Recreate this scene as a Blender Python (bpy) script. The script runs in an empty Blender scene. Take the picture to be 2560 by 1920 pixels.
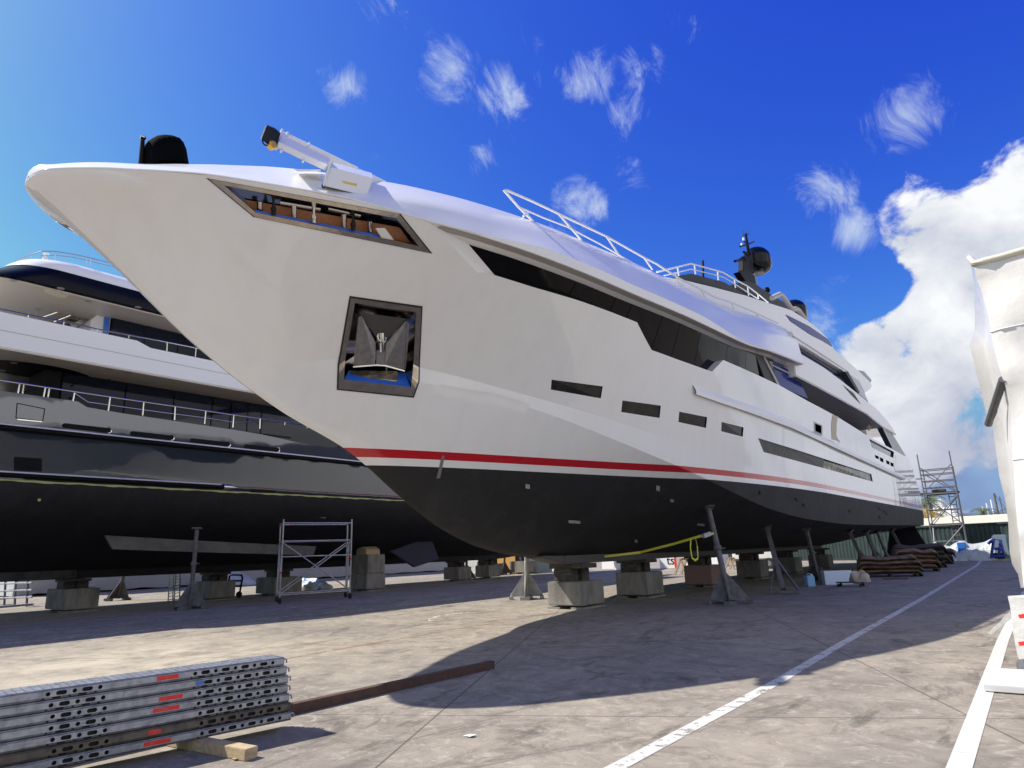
import bpy, bmesh, math, random
import numpy as np
from mathutils import Vector, Matrix
random.seed(7)
R = math.radians
SC = bpy.context.scene
COL = SC.collection

# ------------------------------------------------------------------ camera
FPX, PITCH, ROLL, HEAD, EYE = 1668.0, R(14.125), R(1.891), R(37.85), 1.65
_f = np.array([-math.sin(HEAD)*math.cos(PITCH), math.cos(HEAD)*math.cos(PITCH), math.sin(PITCH)])
_r0 = np.array([math.cos(HEAD), math.sin(HEAD), 0.0]); _u0 = np.cross(_r0, _f)
_r = math.cos(ROLL)*_r0 - math.sin(ROLL)*_u0
_u = math.sin(ROLL)*_r0 + math.cos(ROLL)*_u0
EYEP = np.array([0, 0, EYE])
cd = bpy.data.cameras.new('camera'); cam = bpy.data.objects.new('camera', cd); COL.objects.link(cam)
cd.sensor_width = 36; cd.lens = 36*FPX/2560; cd.clip_start = 0.05; cd.clip_end = 12000
cam.matrix_world = Matrix(((_r[0], _u[0], -_f[0], 0), (_r[1], _u[1], -_f[1], 0), (_r[2], _u[2], -_f[2], EYE), (0, 0, 0, 1)))
SC.camera = cam

def sight(px, py):
    d = _f + _r*(px-1280)/FPX - _u*(py-960)/FPX
    return d/np.linalg.norm(d)
def at_x(px, py, X): d = sight(px, py); return Vector(EYEP + d*X/d[0])
def at_y(px, py, Y): d = sight(px, py); return Vector(EYEP + d*Y/d[1])
def at_z(px, py, Z=0.0): d = sight(px, py); return Vector(EYEP + d*(Z-EYE)/d[2])

# ------------------------------------------------------------------ sun, sky, exposure
SUN = Vector((-0.72, -0.40, 1.0)).normalized()
sl = bpy.data.lights.new('sun', 'SUN'); so = bpy.data.objects.new('sun', sl); COL.objects.link(so)
sl.energy = 4.4; sl.angle = R(0.5); sl.color = (1.0, 0.94, 0.84)
so.rotation_euler = SUN.to_track_quat('Z', 'Y').to_euler(); so.location = (-40, -20, 60)
SC.view_settings.view_transform = 'Standard'; SC.view_settings.look = 'None'
SC.view_settings.exposure = 0.76; SC.view_settings.gamma = 1.0

W = bpy.data.worlds.new('World'); SC.world = W; W.use_nodes = True
wn, wl = W.node_tree.nodes, W.node_tree.links
wn.clear()
def N(nodes, typ, **kw):
    n = nodes.new(typ)
    for k, v in kw.items():
        if k.startswith('i_'):
            key = k[2:]; key = int(key) if key.isdigit() else key
            n.inputs[key].default_value = v
        else: setattr(n, k, v)
    return n
sky = N(wn, 'ShaderNodeTexSky', sky_type='NISHITA', sun_disc=False, sun_elevation=math.asin(SUN.z),
        sun_rotation=math.atan2(SUN.x, SUN.y), air_density=1.0, dust_density=1.0, ozone_density=1.0, altitude=100)
# deepen the blue the way the clear Mediterranean air shows it
sep = N(wn, 'ShaderNodeSeparateColor'); wl.new(sky.outputs[0], sep.inputs[0])
cmb = N(wn, 'ShaderNodeCombineColor')
for ch, ref, out, gm in (('Red', 2.82, 1.15, 2.2), ('Green', 3.97, 3.0, 2.0), ('Blue', 6.03, 5.3, .45)):
    dv = N(wn, 'ShaderNodeMath', operation='DIVIDE', i_1=ref); wl.new(sep.outputs[ch], dv.inputs[0])
    pw = N(wn, 'ShaderNodeMath', operation='POWER', i_1=gm); wl.new(dv.outputs[0], pw.inputs[0])
    ml = N(wn, 'ShaderNodeMath', operation='MULTIPLY', i_1=out); wl.new(pw.outputs[0], ml.inputs[0])
    mn = N(wn, 'ShaderNodeMath', operation='MINIMUM', i_1={'Red': 1.9, 'Green': 3.1, 'Blue': 4.7}[ch]); wl.new(ml.outputs[0], mn.inputs[0]); wl.new(mn.outputs[0], cmb.inputs[ch])
tc = N(wn, 'ShaderNodeTexCoord')
def cloud_layer(blobs, scale, stretch, lo, hi, detail, rough, dist, holes=()):
    tot = None
    for (px, py, rad, amp) in blobs:
        c = sight(px, py) if py is not None else np.array([math.sin(R(px[0]))*math.cos(R(px[1])), math.cos(R(px[0]))*math.cos(R(px[1])), math.sin(R(px[1]))])
        dp = N(wn, 'ShaderNodeVectorMath', operation='DISTANCE'); wl.new(tc.outputs['Generated'], dp.inputs[0]); dp.inputs[1].default_value = tuple(c)
        mr = N(wn, 'ShaderNodeMapRange', interpolation_type='SMOOTHSTEP'); wl.new(dp.outputs['Value'], mr.inputs[0])
        mr.inputs[1].default_value = 0; mr.inputs[2].default_value = rad/FPX; mr.inputs[3].default_value = amp; mr.inputs[4].default_value = 0
        if tot is None: tot = mr.outputs[0]
        else:
            mx = N(wn, 'ShaderNodeMath', operation='MAXIMUM'); wl.new(tot, mx.inputs[0]); wl.new(mr.outputs[0], mx.inputs[1]); tot = mx.outputs[0]
    for (px, py, rad, amp) in holes:
        dp = N(wn, 'ShaderNodeVectorMath', operation='DISTANCE'); wl.new(tc.outputs['Generated'], dp.inputs[0]); dp.inputs[1].default_value = tuple(sight(px, py))
        mr = N(wn, 'ShaderNodeMapRange', interpolation_type='SMOOTHSTEP'); wl.new(dp.outputs['Value'], mr.inputs[0]); mr.inputs[1].default_value = 0; mr.inputs[2].default_value = rad/FPX; mr.inputs[3].default_value = amp; mr.inputs[4].default_value = 0
        sb = N(wn, 'ShaderNodeMath', operation='SUBTRACT'); wl.new(tot, sb.inputs[0]); wl.new(mr.outputs[0], sb.inputs[1]); tot = sb.outputs[0]
    mp = N(wn, 'ShaderNodeMapping'); wl.new(tc.outputs['Generated'], mp.inputs[0]); mp.inputs['Scale'].default_value = stretch; mp.inputs['Rotation'].default_value = (0.3, 0.2, 0.6)
    ns = N(wn, 'ShaderNodeTexNoise'); wl.new(mp.outputs[0], ns.inputs['Vector'])
    ns.inputs['Scale'].default_value = scale; ns.inputs['Detail'].default_value = detail; ns.inputs['Roughness'].default_value = rough; ns.inputs['Distortion'].default_value = dist
    ad = N(wn, 'ShaderNodeMath', operation='ADD'); wl.new(tot, ad.inputs[0]); wl.new(ns.outputs[0], ad.inputs[1])
    gt = N(wn, 'ShaderNodeMapRange', interpolation_type='SMOOTHSTEP'); wl.new(ad.outputs[0], gt.inputs[0]); gt.inputs[1].default_value = lo; gt.inputs[2].default_value = hi
    return gt.outputs[0], ns.outputs[0], tot
cum, cn, _ = cloud_layer([(2400, 620, 270, .62), (2520, 540, 240, .62), (2300, 620, 190, .5), (2230, 560, 110, .3), (2190, 900, 200, .62), (2330, 950, 260, .62), (2250, 1050, 260, .62), (2420, 880, 260, .55), (2380, 1150, 330, .55),
                          (2560, 1000, 420, .5), (2120, 1000, 150, .45), (2100, 1120, 180, .4), (2420, 760, 260, .62), (2310, 790, 230, .6), (2400, 1210, 240, .5), (3100, 900, 900, .62), (4300, 700, 1100, .66), (7000, 900, 1100, .66), ((75, 18), None, 1200, .8), ((110, 22), None, 1300, .8), ((150, 30), None, 1500, .6), ((200, 20), None, 1200, .55), (2750, 700, 350, .6)], 9, (1, 1, 1.3), 0.80, 0.93, 14, .60, .35,  # banks out of view are added for fill light and hull reflections
                         [(2200, 715, 110, .5), (2110, 700, 120, .6), (2450, 1215, 90, .2)])
wis, wn2, _ = cloud_layer([(1125, 170, 170, .50), (1255, 225, 170, .46), (1290, 100, 150, .30), (860, 215, 120, .44), (1475, 200, 150, .42), (1600, 180, 130, .36), (1570, 285, 130, .38), (1450, 520, 150, .48),
                           (1590, 440, 130, .32), (2270, 290, 190, .46), (2080, 470, 160, .42), (2130, 570, 110, .48), (2060, 780, 170, .36), (930, 410, 120, .26), (1210, 385, 90, .36), (730, 250, 110, .26), (950, 20, 200, .26), (1690, 60, 160, .24)],
                          9, (1.25, 1.0, .8), 0.76, 1.16, 14, .70, 1.8)
# cloud brightness varies through the cloud
ns3 = N(wn, 'ShaderNodeTexNoise'); wl.new(tc.outputs['Generated'], ns3.inputs['Vector']); ns3.inputs['Scale'].default_value = 7; ns3.inputs['Detail'].default_value = 6; ns3.inputs['Distortion'].default_value = .4
cr = N(wn, 'ShaderNodeValToRGB'); cav = N(wn, 'ShaderNodeMix', data_type='FLOAT', i_0=.45); wl.new(ns3.outputs[0], cav.inputs[2]); wl.new(cn, cav.inputs[3]); wl.new(cav.outputs[0], cr.inputs[0])
cr.color_ramp.elements[0].position = .38; cr.color_ramp.elements[0].color = (3.1, 3.4, 4.05, 1)
cr.color_ramp.elements[1].position = .58; cr.color_ramp.elements[1].color = (5.7, 5.8, 5.9, 1)
m1 = N(wn, 'ShaderNodeMix', data_type='RGBA'); wsc = N(wn, 'ShaderNodeMath', operation='MULTIPLY', i_1=.78); wl.new(wis, wsc.inputs[0]); wl.new(wsc.outputs[0], m1.inputs[0]); wl.new(cmb.outputs[0], m1.inputs[6]); m1.inputs[7].default_value = (4.2, 4.8, 5.4, 1)
m2 = N(wn, 'ShaderNodeMix', data_type='RGBA'); wl.new(cum, m2.inputs[0]); wl.new(m1.outputs[2], m2.inputs[6]); wl.new(cr.outputs[0], m2.inputs[7])
sd3 = N(wn, 'ShaderNodeVectorMath', operation='DISTANCE'); wl.new(tc.outputs['Generated'], sd3.inputs[0]); sd3.inputs[1].default_value = tuple(sight(2500, 1235))
sm3 = N(wn, 'ShaderNodeMapRange', interpolation_type='SMOOTHSTEP', i_1=.02, i_2=.24, i_3=.8, i_4=0); wl.new(sd3.outputs['Value'], sm3.inputs[0])
sn3 = N(wn, 'ShaderNodeMath', operation='MULTIPLY_ADD', i_1=1.3, i_2=-.1); wl.new(ns3.outputs[0], sn3.inputs[0]); sq3 = N(wn, 'ShaderNodeMath', operation='MULTIPLY', use_clamp=True); wl.new(sm3.outputs[0], sq3.inputs[0]); wl.new(sn3.outputs[0], sq3.inputs[1])
m3 = N(wn, 'ShaderNodeMix', data_type='RGBA'); wl.new(sq3.outputs[0], m3.inputs[0]); wl.new(m2.outputs[2], m3.inputs[6]); m3.inputs[7].default_value = (.85, 1.05, 2.3, 1)
bg = N(wn, 'ShaderNodeBackground', i_Strength=0.1); wl.new(m3.outputs[2], bg.inputs[0])
wo = N(wn, 'ShaderNodeOutputWorld'); wl.new(bg.outputs[0], wo.inputs[0])

# ------------------------------------------------------------------ materials
def mat(name, col, rough=.5, metal=0, spec=.5, noise=None, bump=None, coat=0, trans=0, emit=None, alpha=1):
    """noise=(scale, colour2, lo, hi[, stretch]) mixes a second colour; bump=(scale, strength, distance)"""
    m = bpy.data.materials.new(name); m.use_nodes = True
    nt = m.node_tree; n, l = nt.nodes, nt.links; b = n['Principled BSDF']
    b.inputs['Base Color'].default_value = (*col, 1); b.inputs['Roughness'].default_value = rough
    b.inputs['Metallic'].default_value = metal; b.inputs['Specular IOR Level'].default_value = spec
    b.inputs['Coat Weight'].default_value = coat; b.inputs['Coat Roughness'].default_value = .04
    b.inputs['Transmission Weight'].default_value = trans; b.inputs['Alpha'].default_value = alpha
    if noise or bump:
        g = N(n, 'ShaderNodeNewGeometry')
    if noise:
        mp = N(n, 'ShaderNodeMapping'); l.new(g.outputs['Position'], mp.inputs[0]); mp.inputs['Scale'].default_value = noise[4] if len(noise) > 4 else (1, 1, 1)
        t = N(n, 'ShaderNodeTexNoise', i_Scale=noise[0], i_Detail=8.0, i_Roughness=.6, i_Distortion=.3); l.new(mp.outputs[0], t.inputs['Vector'])
        mr = N(n, 'ShaderNodeMapRange'); l.new(t.outputs[0], mr.inputs[0]); mr.inputs[1].default_value = noise[2]; mr.inputs[2].default_value = noise[3]
        mx = N(n, 'ShaderNodeMix', data_type='RGBA'); l.new(mr.outputs[0], mx.inputs[0]); mx.inputs[6].default_value = (*col, 1); mx.inputs[7].default_value = (*noise[1], 1)
        l.new(mx.outputs[2], b.inputs['Base Color'])
    if bump:
        t = N(n, 'ShaderNodeTexNoise', i_Scale=bump[0], i_Detail=4.0); l.new(g.outputs['Position'], t.inputs['Vector'])
        bp = N(n, 'ShaderNodeBump', i_Strength=bump[1], i_Distance=bump[2]); l.new(t.outputs[0], bp.inputs['Height']); l.new(bp.outputs[0], b.inputs['Normal'])
    return m
M = {}
M['white'] = mat('white_gelcoat', (.80, .80, .80), .16, spec=.35, bump=(.55, .06, .06))
M['white_deck'] = mat('white_deck_paint', (.82, .81, .78), .35)
M['white_metal'] = mat('white_painted_metal', (.80, .80, .80), .2)
M['glass'] = mat('dark_window_glass', (.006, .006, .007), .04, spec=.13, bump=(.8, .08, .05))
M['blue_glass'] = mat('blue_window_glass', (.003, .007, .018), .04, spec=.3)
M['sky_blue_glass'] = mat('sky_reflection_glass', (.010, .026, .22), .12, spec=.03)  # sky reflection painted into the glass colour
M['port'] = mat('grey_smoked_glass', (.016, .016, .018), .06, spec=.3, noise=(3, (.03, .03, .03), .4, .6))
M['chrome'] = mat('polished_steel', (.62, .60, .56), .10, 1, bump=(6, .08, .01))
M['steel_frame'] = mat('polished_steel_frame', (.56, .50, .42), .14, .85, noise=(6, (.45, .39, .31), .4, .65), bump=(9, .08, .01))  # tan of the mirrored ground is mixed into the steel colour
M['steel_light'] = mat('bright_steel_strip', (.75, .74, .72), .35, .6)
M['anchor'] = mat('galvanised_anchor_steel', (.36, .35, .35), .42, .8, noise=(7, (.26, .25, .26), .4, .65))
M['black'] = mat('satin_black', (.005, .0055, .007), .5, spec=.12)
M['gloss_black'] = mat('gloss_black', (.004, .0045, .006), .1, spec=.3)
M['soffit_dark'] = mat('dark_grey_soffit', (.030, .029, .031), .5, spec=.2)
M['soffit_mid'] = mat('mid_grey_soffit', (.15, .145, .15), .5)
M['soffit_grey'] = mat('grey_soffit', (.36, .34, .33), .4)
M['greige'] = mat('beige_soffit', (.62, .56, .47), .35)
M['teak'] = mat('teak', (.72, .33, .15), .4, noise=(9, (.55, .24, .10), .4, .6, (1, 6, 1)))
M['red'] = mat('red_paint', (.50, .012, .02), .3)
M['grey_hull'] = mat('dark_grey_hull_paint', (.040, .048, .062), .07, coat=.4, bump=(.5, .12, .08))
M['antifoul'] = mat('black_antifouling', (.012, .012, .014), .8, spec=.2, noise=(2.2, (.018, .018, .020), .4, .65))
M['yellow_tape'] = mat('yellow_masking_tape', (.40, .41, .17), .6)
M['strap'] = mat('yellow_ratchet_strap', (.62, .62, .06), .6)
M['stand'] = mat('grey_painted_stand', (.13, .13, .135), .6, noise=(6, (.085, .08, .08), .42, .62))
M['stand_light'] = mat('light_grey_stand_pole', (.42, .42, .42), .45, noise=(6, (.30, .30, .30), .42, .62))
M['block'] = mat('cast_concrete', (.25, .235, .21), .9, noise=(3.2, (.14, .13, .12), .40, .66, (1, 1, .35)), bump=(14, .5, .02))
M['block_red'] = mat('rust_stained_concrete', (.30, .19, .155), .9, noise=(2.6, (.22, .19, .17), .40, .66), bump=(14, .5, .02))
M['timber_dark'] = mat('dark_oily_timber', (.050, .043, .036), .85, noise=(5, (.11, .095, .075), .45, .68, (1, 1, 4)), bump=(20, .5, .01))
M['timber'] = mat('pale_timber', (.46, .36, .22), .8, noise=(6, (.33, .25, .15), .4, .65, (4, 1, 6)), bump=(30, .3, .005))
M['timber_brown'] = mat('rusty_brown_steel', (.085, .042, .03), .7, noise=(7, (.05, .028, .022), .4, .65), bump=(24, .3, .004))
M['galv'] = mat('galvanised_steel', (.40, .42, .46), .4, .7, noise=(14, (.24, .255, .29), .38, .66), bump=(60, .1, .002))
M['galv_dirty'] = mat('dirty_galvanised_steel', (.16, .14, .11), .6, .4, noise=(11, (.09, .08, .065), .38, .66))
M['alu'] = mat('scaffold_aluminium', (.50, .50, .50), .38, .7, noise=(7, (.36, .36, .37), .42, .62))
M['dark_tube'] = mat('dark_scaffold_tube', (.16, .16, .18), .5, .4)
M['label_red'] = mat('red_label', (.72, .03, .02), .5, noise=(18, (.55, .10, .08), .55, .7))
M['label_yellow'] = mat('yellow_label', (.75, .52, .08), .5)
M['label_blue'] = mat('blue_label', (.06, .16, .5), .5)
M['orange'] = mat('orange_plastic', (.75, .16, .03), .5)
M['wrap'] = mat('white_shrink_wrap', (.70, .69, .665), .2, bump=(2.2, .5, .04))
M['wrap2'] = mat('grey_white_shrink_wrap', (.54, .54, .53), .4, bump=(4, .8, .05))
M['pole_dark'] = mat('dark_pole', (.10, .10, .105), .5)
M['container'] = mat('green_painted_corrugated_steel', (.016, .032, .030), .5, noise=(2, (.024, .044, .040), .4, .6))
M['cream'] = mat('cream_roof', (.74, .70, .62), .6)
M['blue'] = mat('blue_painted_steel', (.025, .04, .26), .4)
M['blue_bin'] = mat('blue_plastic', (.03, .17, .55), .4)
M['grey_blue'] = mat('grey_blue_sheet', (.16, .22, .26), .5)
M['jerry'] = mat('pale_blue_jerrycan_plastic', (.22, .42, .68), .45)
M['foam'] = mat('pale_blue_foam', (.62, .74, .90), .6)
M['sack'] = mat('beige_canvas', (.50, .43, .33), .9, bump=(16, .6, .02))
M['carpet'] = mat('brown_dirty_tarpaulin', (.26, .165, .095), .9, noise=(4, (.12, .08, .055), .4, .62), bump=(9, .6, .03))
M['carpet_dark'] = mat('dark_tarpaulin', (.075, .062, .05), .9, noise=(4, (.07, .055, .045), .4, .62), bump=(9, .6, .03))
M['leaf'] = mat('palm_leaf', (.085, .12, .028), .6)
M['leaf_yellow'] = mat('yellow_palm_leaf', (.34, .25, .05), .6)
M['bark'] = mat('palm_bark', (.16, .11, .06), .9)
M['hill'] = mat('hazy_forested_hill', (.045, .075, .125), .95, noise=(.012, (.065, .095, .14), .4, .6))  # blue of the distant haze put into the forest colour
M['rubber'] = mat('black_rubber', (.02, .02, .02), .8)
M['paint'] = None
def clear_wrap():
    m = mat('clear_plastic_sheet', (.62, .66, .70), .18, bump=(5, .9, .08)); m.node_tree.nodes['Principled BSDF'].inputs['Alpha'].default_value = .62; return m
M['clear'] = clear_wrap()

def hull_mat(name, bands, coat=.45):
    """paint scheme of a hull by height above the ground: [(z_top, colour, roughness)]"""
    m = mat(name, (.8, .8, .8), .09, spec=.5, coat=.3); n, l = m.node_tree.nodes, m.node_tree.links; b = n['Principled BSDF']
    g = N(n, 'ShaderNodeNewGeometry'); sx = N(n, 'ShaderNodeSeparateXYZ'); l.new(g.outputs['Position'], sx.inputs[0])
    colr = N(n, 'ShaderNodeRGB'); colr.outputs[0].default_value = (*bands[-1][1], 1); cur = colr.outputs[0]
    ro = N(n, 'ShaderNodeValue'); ro.outputs[0].default_value = bands[-1][2]; cro = ro.outputs[0]
    for z, c, r in reversed(bands[:-1]):
        lt = N(n, 'ShaderNodeMath', operation='LESS_THAN', i_1=z); l.new(sx.outputs['Z'], lt.inputs[0])
        mx = N(n, 'ShaderNodeMix', data_type='RGBA'); l.new(lt.outputs[0], mx.inputs[0]); l.new(cur, mx.inputs[6]); mx.inputs[7].default_value = (*c, 1); cur = mx.outputs[2]
        mr = N(n, 'ShaderNodeMix', data_type='FLOAT'); l.new(lt.outputs[0], mr.inputs[0]); l.new(cro, mr.inputs[2]); mr.inputs[3].default_value = r; cro = mr.outputs[0]
    l.new(cur, b.inputs['Base Color']); l.new(cro, b.inputs['Roughness'])
    lt = N(n, 'ShaderNodeMath', operation='GREATER_THAN', i_1=bands[0][0]); l.new(sx.outputs['Z'], lt.inputs[0])
    mu = N(n, 'ShaderNodeMath', operation='MULTIPLY', i_1=coat); l.new(lt.outputs[0], mu.inputs[0]); l.new(mu.outputs[0], b.inputs['Coat Weight'])
    mp = N(n, 'ShaderNodeMapping'); l.new(g.outputs['Position'], mp.inputs[0]); mp.inputs['Scale'].default_value = (1, 1, .45)
    t = N(n, 'ShaderNodeTexNoise', i_Scale=.7, i_Detail=1.0, i_Distortion=1.0); l.new(mp.outputs[0], t.inputs['Vector'])
    bp = N(n, 'ShaderNodeBump', i_Strength=.16, i_Distance=.10); l.new(t.outputs[0], bp.inputs['Height']); l.new(bp.outputs[0], b.inputs['Normal']); l.new(bp.outputs[0], b.inputs['Coat Normal'])
    mp2 = N(n, 'ShaderNodeMapping'); l.new(g.outputs['Position'], mp2.inputs[0]); mp2.inputs['Scale'].default_value = (2.2, 2.2, .22)
    t2 = N(n, 'ShaderNodeTexNoise', i_Scale=1.1, i_Detail=7.0, i_Roughness=.65); l.new(mp2.outputs[0], t2.inputs['Vector'])
    r2 = N(n, 'ShaderNodeMapRange', i_1=.45, i_2=.75, i_3=1.0, i_4=.95); l.new(t2.outputs[0], r2.inputs[0])
    mm = N(n, 'ShaderNodeMix', data_type='RGBA', blend_type='MULTIPLY'); mm.inputs[0].default_value = 1; l.new(cur, mm.inputs[6]); l.new(r2.outputs[0], mm.inputs[7]); l.new(mm.outputs[2], b.inputs['Base Color'])
    # chalky patches on the bottom paint
    t3 = N(n, 'ShaderNodeTexNoise', i_Scale=1.3, i_Detail=9.0, i_Roughness=.7, i_Distortion=.8); l.new(g.outputs['Position'], t3.inputs['Vector'])
    r3 = N(n, 'ShaderNodeMapRange', i_1=.48, i_2=.68); l.new(t3.outputs[0], r3.inputs[0])
    lo_ = N(n, 'ShaderNodeMath', operation='LESS_THAN', i_1=bands[0][0]); l.new(sx.outputs['Z'], lo_.inputs[0])
    f3 = N(n, 'ShaderNodeMath', operation='MULTIPLY'); l.new(r3.outputs[0], f3.inputs[0]); l.new(lo_.outputs[0], f3.inputs[1])
    m3 = N(n, 'ShaderNodeMix', data_type='RGBA'); l.new(f3.outputs[0], m3.inputs[0]); l.new(mm.outputs[2], m3.inputs[6]); m3.inputs[7].default_value = tuple(k*1.9 for k in bands[0][1])+(1,); l.new(m3.outputs[2], b.inputs['Base Color'])
    return m
M['hull'] = hull_mat('white_hull_paint', [(3.57, (.013, .013, .014), .75), (3.725, (.80, .80, .80), .1), (3.895, (.48, .010, .018), .12), (99, (.83, .83, .83), .06)])
M['grey_hull_bands'] = hull_mat('grey_hull_paint_reflection', [(4.26, (.010, .010, .012), .75), (5.9, (.024, .033, .044), .03), (99, (.052, .060, .074), .05)], 1.0)  # bulwark band is paler to paint in the ground it reflects

# ------------------------------------------------------------------ mesh helpers
class MB:
    def __init__(s): s.v, s.f = [], []
    def add(s, vs, fs):
        o = len(s.v); s.v += [tuple(p) for p in vs]; s.f += [tuple(i+o for i in f) for f in fs]; return s
    def poly(s, pts): return s.add(pts, [tuple(range(len(pts)))])
    def grid(s, rows, close=False):
        n = len(rows[0]); vs = [p for r in rows for p in r]; fs = []
        for i in range(len(rows)-1):
            for j in range(n if close else n-1):
                k = (j+1) % n
                fs.append((i*n+j, i*n+k, (i+1)*n+k, (i+1)*n+j))
        return s.add(vs, fs)
    def prism(s, pts, off):
        n = len(pts); off = Vector(off); a = [Vector(p) for p in pts]; b = [p+off for p in a]
        return s.add(a+b, [tuple(range(n)), tuple(range(2*n-1, n-1, -1))]+[(i, (i+1) % n, (i+1) % n+n, i+n) for i in range(n)])
    def loft2(s, a, b):
        n = len(a)
        return s.add(list(a)+list(b), [tuple(range(n)), tuple(range(2*n-1, n-1, -1))]+[(i, (i+1) % n, (i+1) % n+n, i+n) for i in range(n)])
    def box(s, c, d, rz=0, m=None):
        x, y, z = d[0]/2, d[1]/2, d[2]/2
        vs = [Vector((i*x, j*y, k*z)) for i in (-1, 1) for j in (-1, 1) for k in (-1, 1)]
        rm = m or Matrix.Rotation(rz, 3, 'Z'); c = Vector(c)
        return s.add([rm @ p + c for p in vs], [(0, 1, 3, 2), (4, 6, 7, 5), (0, 4, 5, 1), (2, 3, 7, 6), (0, 2, 6, 4), (1, 5, 7, 3)])
    def bar(s, p, q, w, h, up=(0, 0, 1)):
        p, q = Vector(p), Vector(q); d = (q-p).normalized(); up = Vector(up)
        if abs(d.dot(up)) > .98: up = Vector((0, 1, 0))
        a = d.cross(up).normalized(); b = a.cross(d)
        r = [a*w/2*i+b*h/2*j for i, j in ((-1, -1), (1, -1), (1, 1), (-1, 1))]
        return s.loft2([p+k for k in r], [q+k for k in r])
    def tube(s, pts, r, n=8):
        pts = [Vector(p) for p in pts]; rows = []; rr = r if isinstance(r, (list, tuple)) else [r]*len(pts)
        ref = None
        for i, p in enumerate(pts):
            d = (pts[min(i+1, len(pts)-1)]-pts[max(i-1, 0)]).normalized()
            if ref is None:
                ref = d.orthogonal().normalized()
            a = (ref - d*ref.dot(d)).normalized(); ref = a; b = d.cross(a)
            rows.append([p+(a*math.cos(t)+b*math.sin(t))*rr[i] for t in (2*math.pi*k/n for k in range(n))])
        s.grid(rows, True)
        return s.poly(rows[0][::-1]).poly(rows[-1])
    def lathe(s, prof, c, n=20, axis=None):
        c = Vector(c); m = axis or Matrix.Identity(3)
        rows = [[c + m @ Vector((r*math.cos(2*math.pi*k/n), r*math.sin(2*math.pi*k/n), z)) for k in range(n)] for r, z in prof]
        s.grid(rows, True)
        if prof[0][0] > 1e-4: s.poly(rows[0][::-1])
        if prof[-1][0] > 1e-4: s.poly(rows[-1])
        return s
    def build(s, name, m, parent=None, smooth=35, bevel=0, weld=False):
        me = bpy.data.meshes.new(name); me.from_pydata([tuple(p) for p in s.v], [], s.f)
        bm = bmesh.new(); bm.from_mesh(me)
        if weld: bmesh.ops.remove_doubles(bm, verts=bm.verts, dist=weld)
        bmesh.ops.dissolve_degenerate(bm, dist=1e-6, edges=bm.edges)
        bmesh.ops.recalc_face_normals(bm, faces=bm.faces)
        if bevel:
            es = [e for e in bm.edges if len(e.link_faces) == 2 and e.calc_face_angle(0) > R(30)]
            bmesh.ops.bevel(bm, geom=es, offset=bevel, segments=2, affect='EDGES', clamp_overlap=True)
        bm.to_mesh(me); bm.free()
        if smooth:
            me.polygons.foreach_set('use_smooth', [True]*len(me.polygons)); me.set_sharp_from_angle(angle=R(smooth))
        me.materials.append(M[m] if isinstance(m, str) else m)
        o = bpy.data.objects.new(name, me); COL.objects.link(o)
        if parent is not None: adopt(o, parent)
        return o
def adopt(o, parent):
    o.parent = parent
    w = Matrix.Identity(4); p = parent; chain = []
    while p is not None: chain.append(p); p = p.parent
    for q in reversed(chain): w = w @ q.matrix_parent_inverse @ Matrix.LocRotScale(q.location, q.rotation_euler, q.scale)
    o.matrix_parent_inverse = w.inverted()
def tag(o, label, cat=None, group=None, kind=None):
    if label: o['label'] = label
    if cat: o['category'] = cat
    if group: o['group'] = group
    if kind: o['kind'] = kind
    return o
def thing(name, label, cat, loc=(0, 0, 0), group=None):
    o = bpy.data.objects.new(name, None); COL.objects.link(o); o.location = loc; o.empty_display_size = .3
    return tag(o, label, cat, group)
def struct(o): o['kind'] = 'structure'; return o
def copy_tree(o, parent=None, loc=None, rz=None):
    c = o.copy(); COL.objects.link(c); c.parent = parent
    if loc is not None: c.location = loc
    if rz is not None: c.rotation_euler = (0, 0, rz)
    for ch in list(o.children): copy_tree(ch, c)
    return c
def pchip(pts):
    xs = np.array([p[0] for p in pts], float); ys = np.array([p[1] for p in pts], float)
    h = np.diff(xs); dl = np.diff(ys)/h; d = np.zeros(len(xs)); d[0], d[-1] = dl[0], dl[-1]
    for i in range(1, len(xs)-1):
        if dl[i-1]*dl[i] > 0:
            w1, w2 = 2*h[i]+h[i-1], h[i]+2*h[i-1]; d[i] = (w1+w2)/(w1/dl[i-1]+w2/dl[i])
    def fn(x):
        x = min(max(x, xs[0]), xs[-1]); i = int(min(np.searchsorted(xs, x, 'right')-1, len(xs)-2)); t = (x-xs[i])/h[i]
        return float((2*t**3-3*t*t+1)*ys[i]+(t**3-2*t*t+t)*h[i]*d[i]+(-2*t**3+3*t*t)*ys[i+1]+(t**3-t*t)*h[i]*d[i+1])
    return fn
lin = lambda pts: (lambda x: float(np.interp(x, [p[0] for p in pts], [p[1] for p in pts])))
sm = lambda t: (lambda u: u*u*(3-2*u))(min(max(t, 0), 1))

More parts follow.
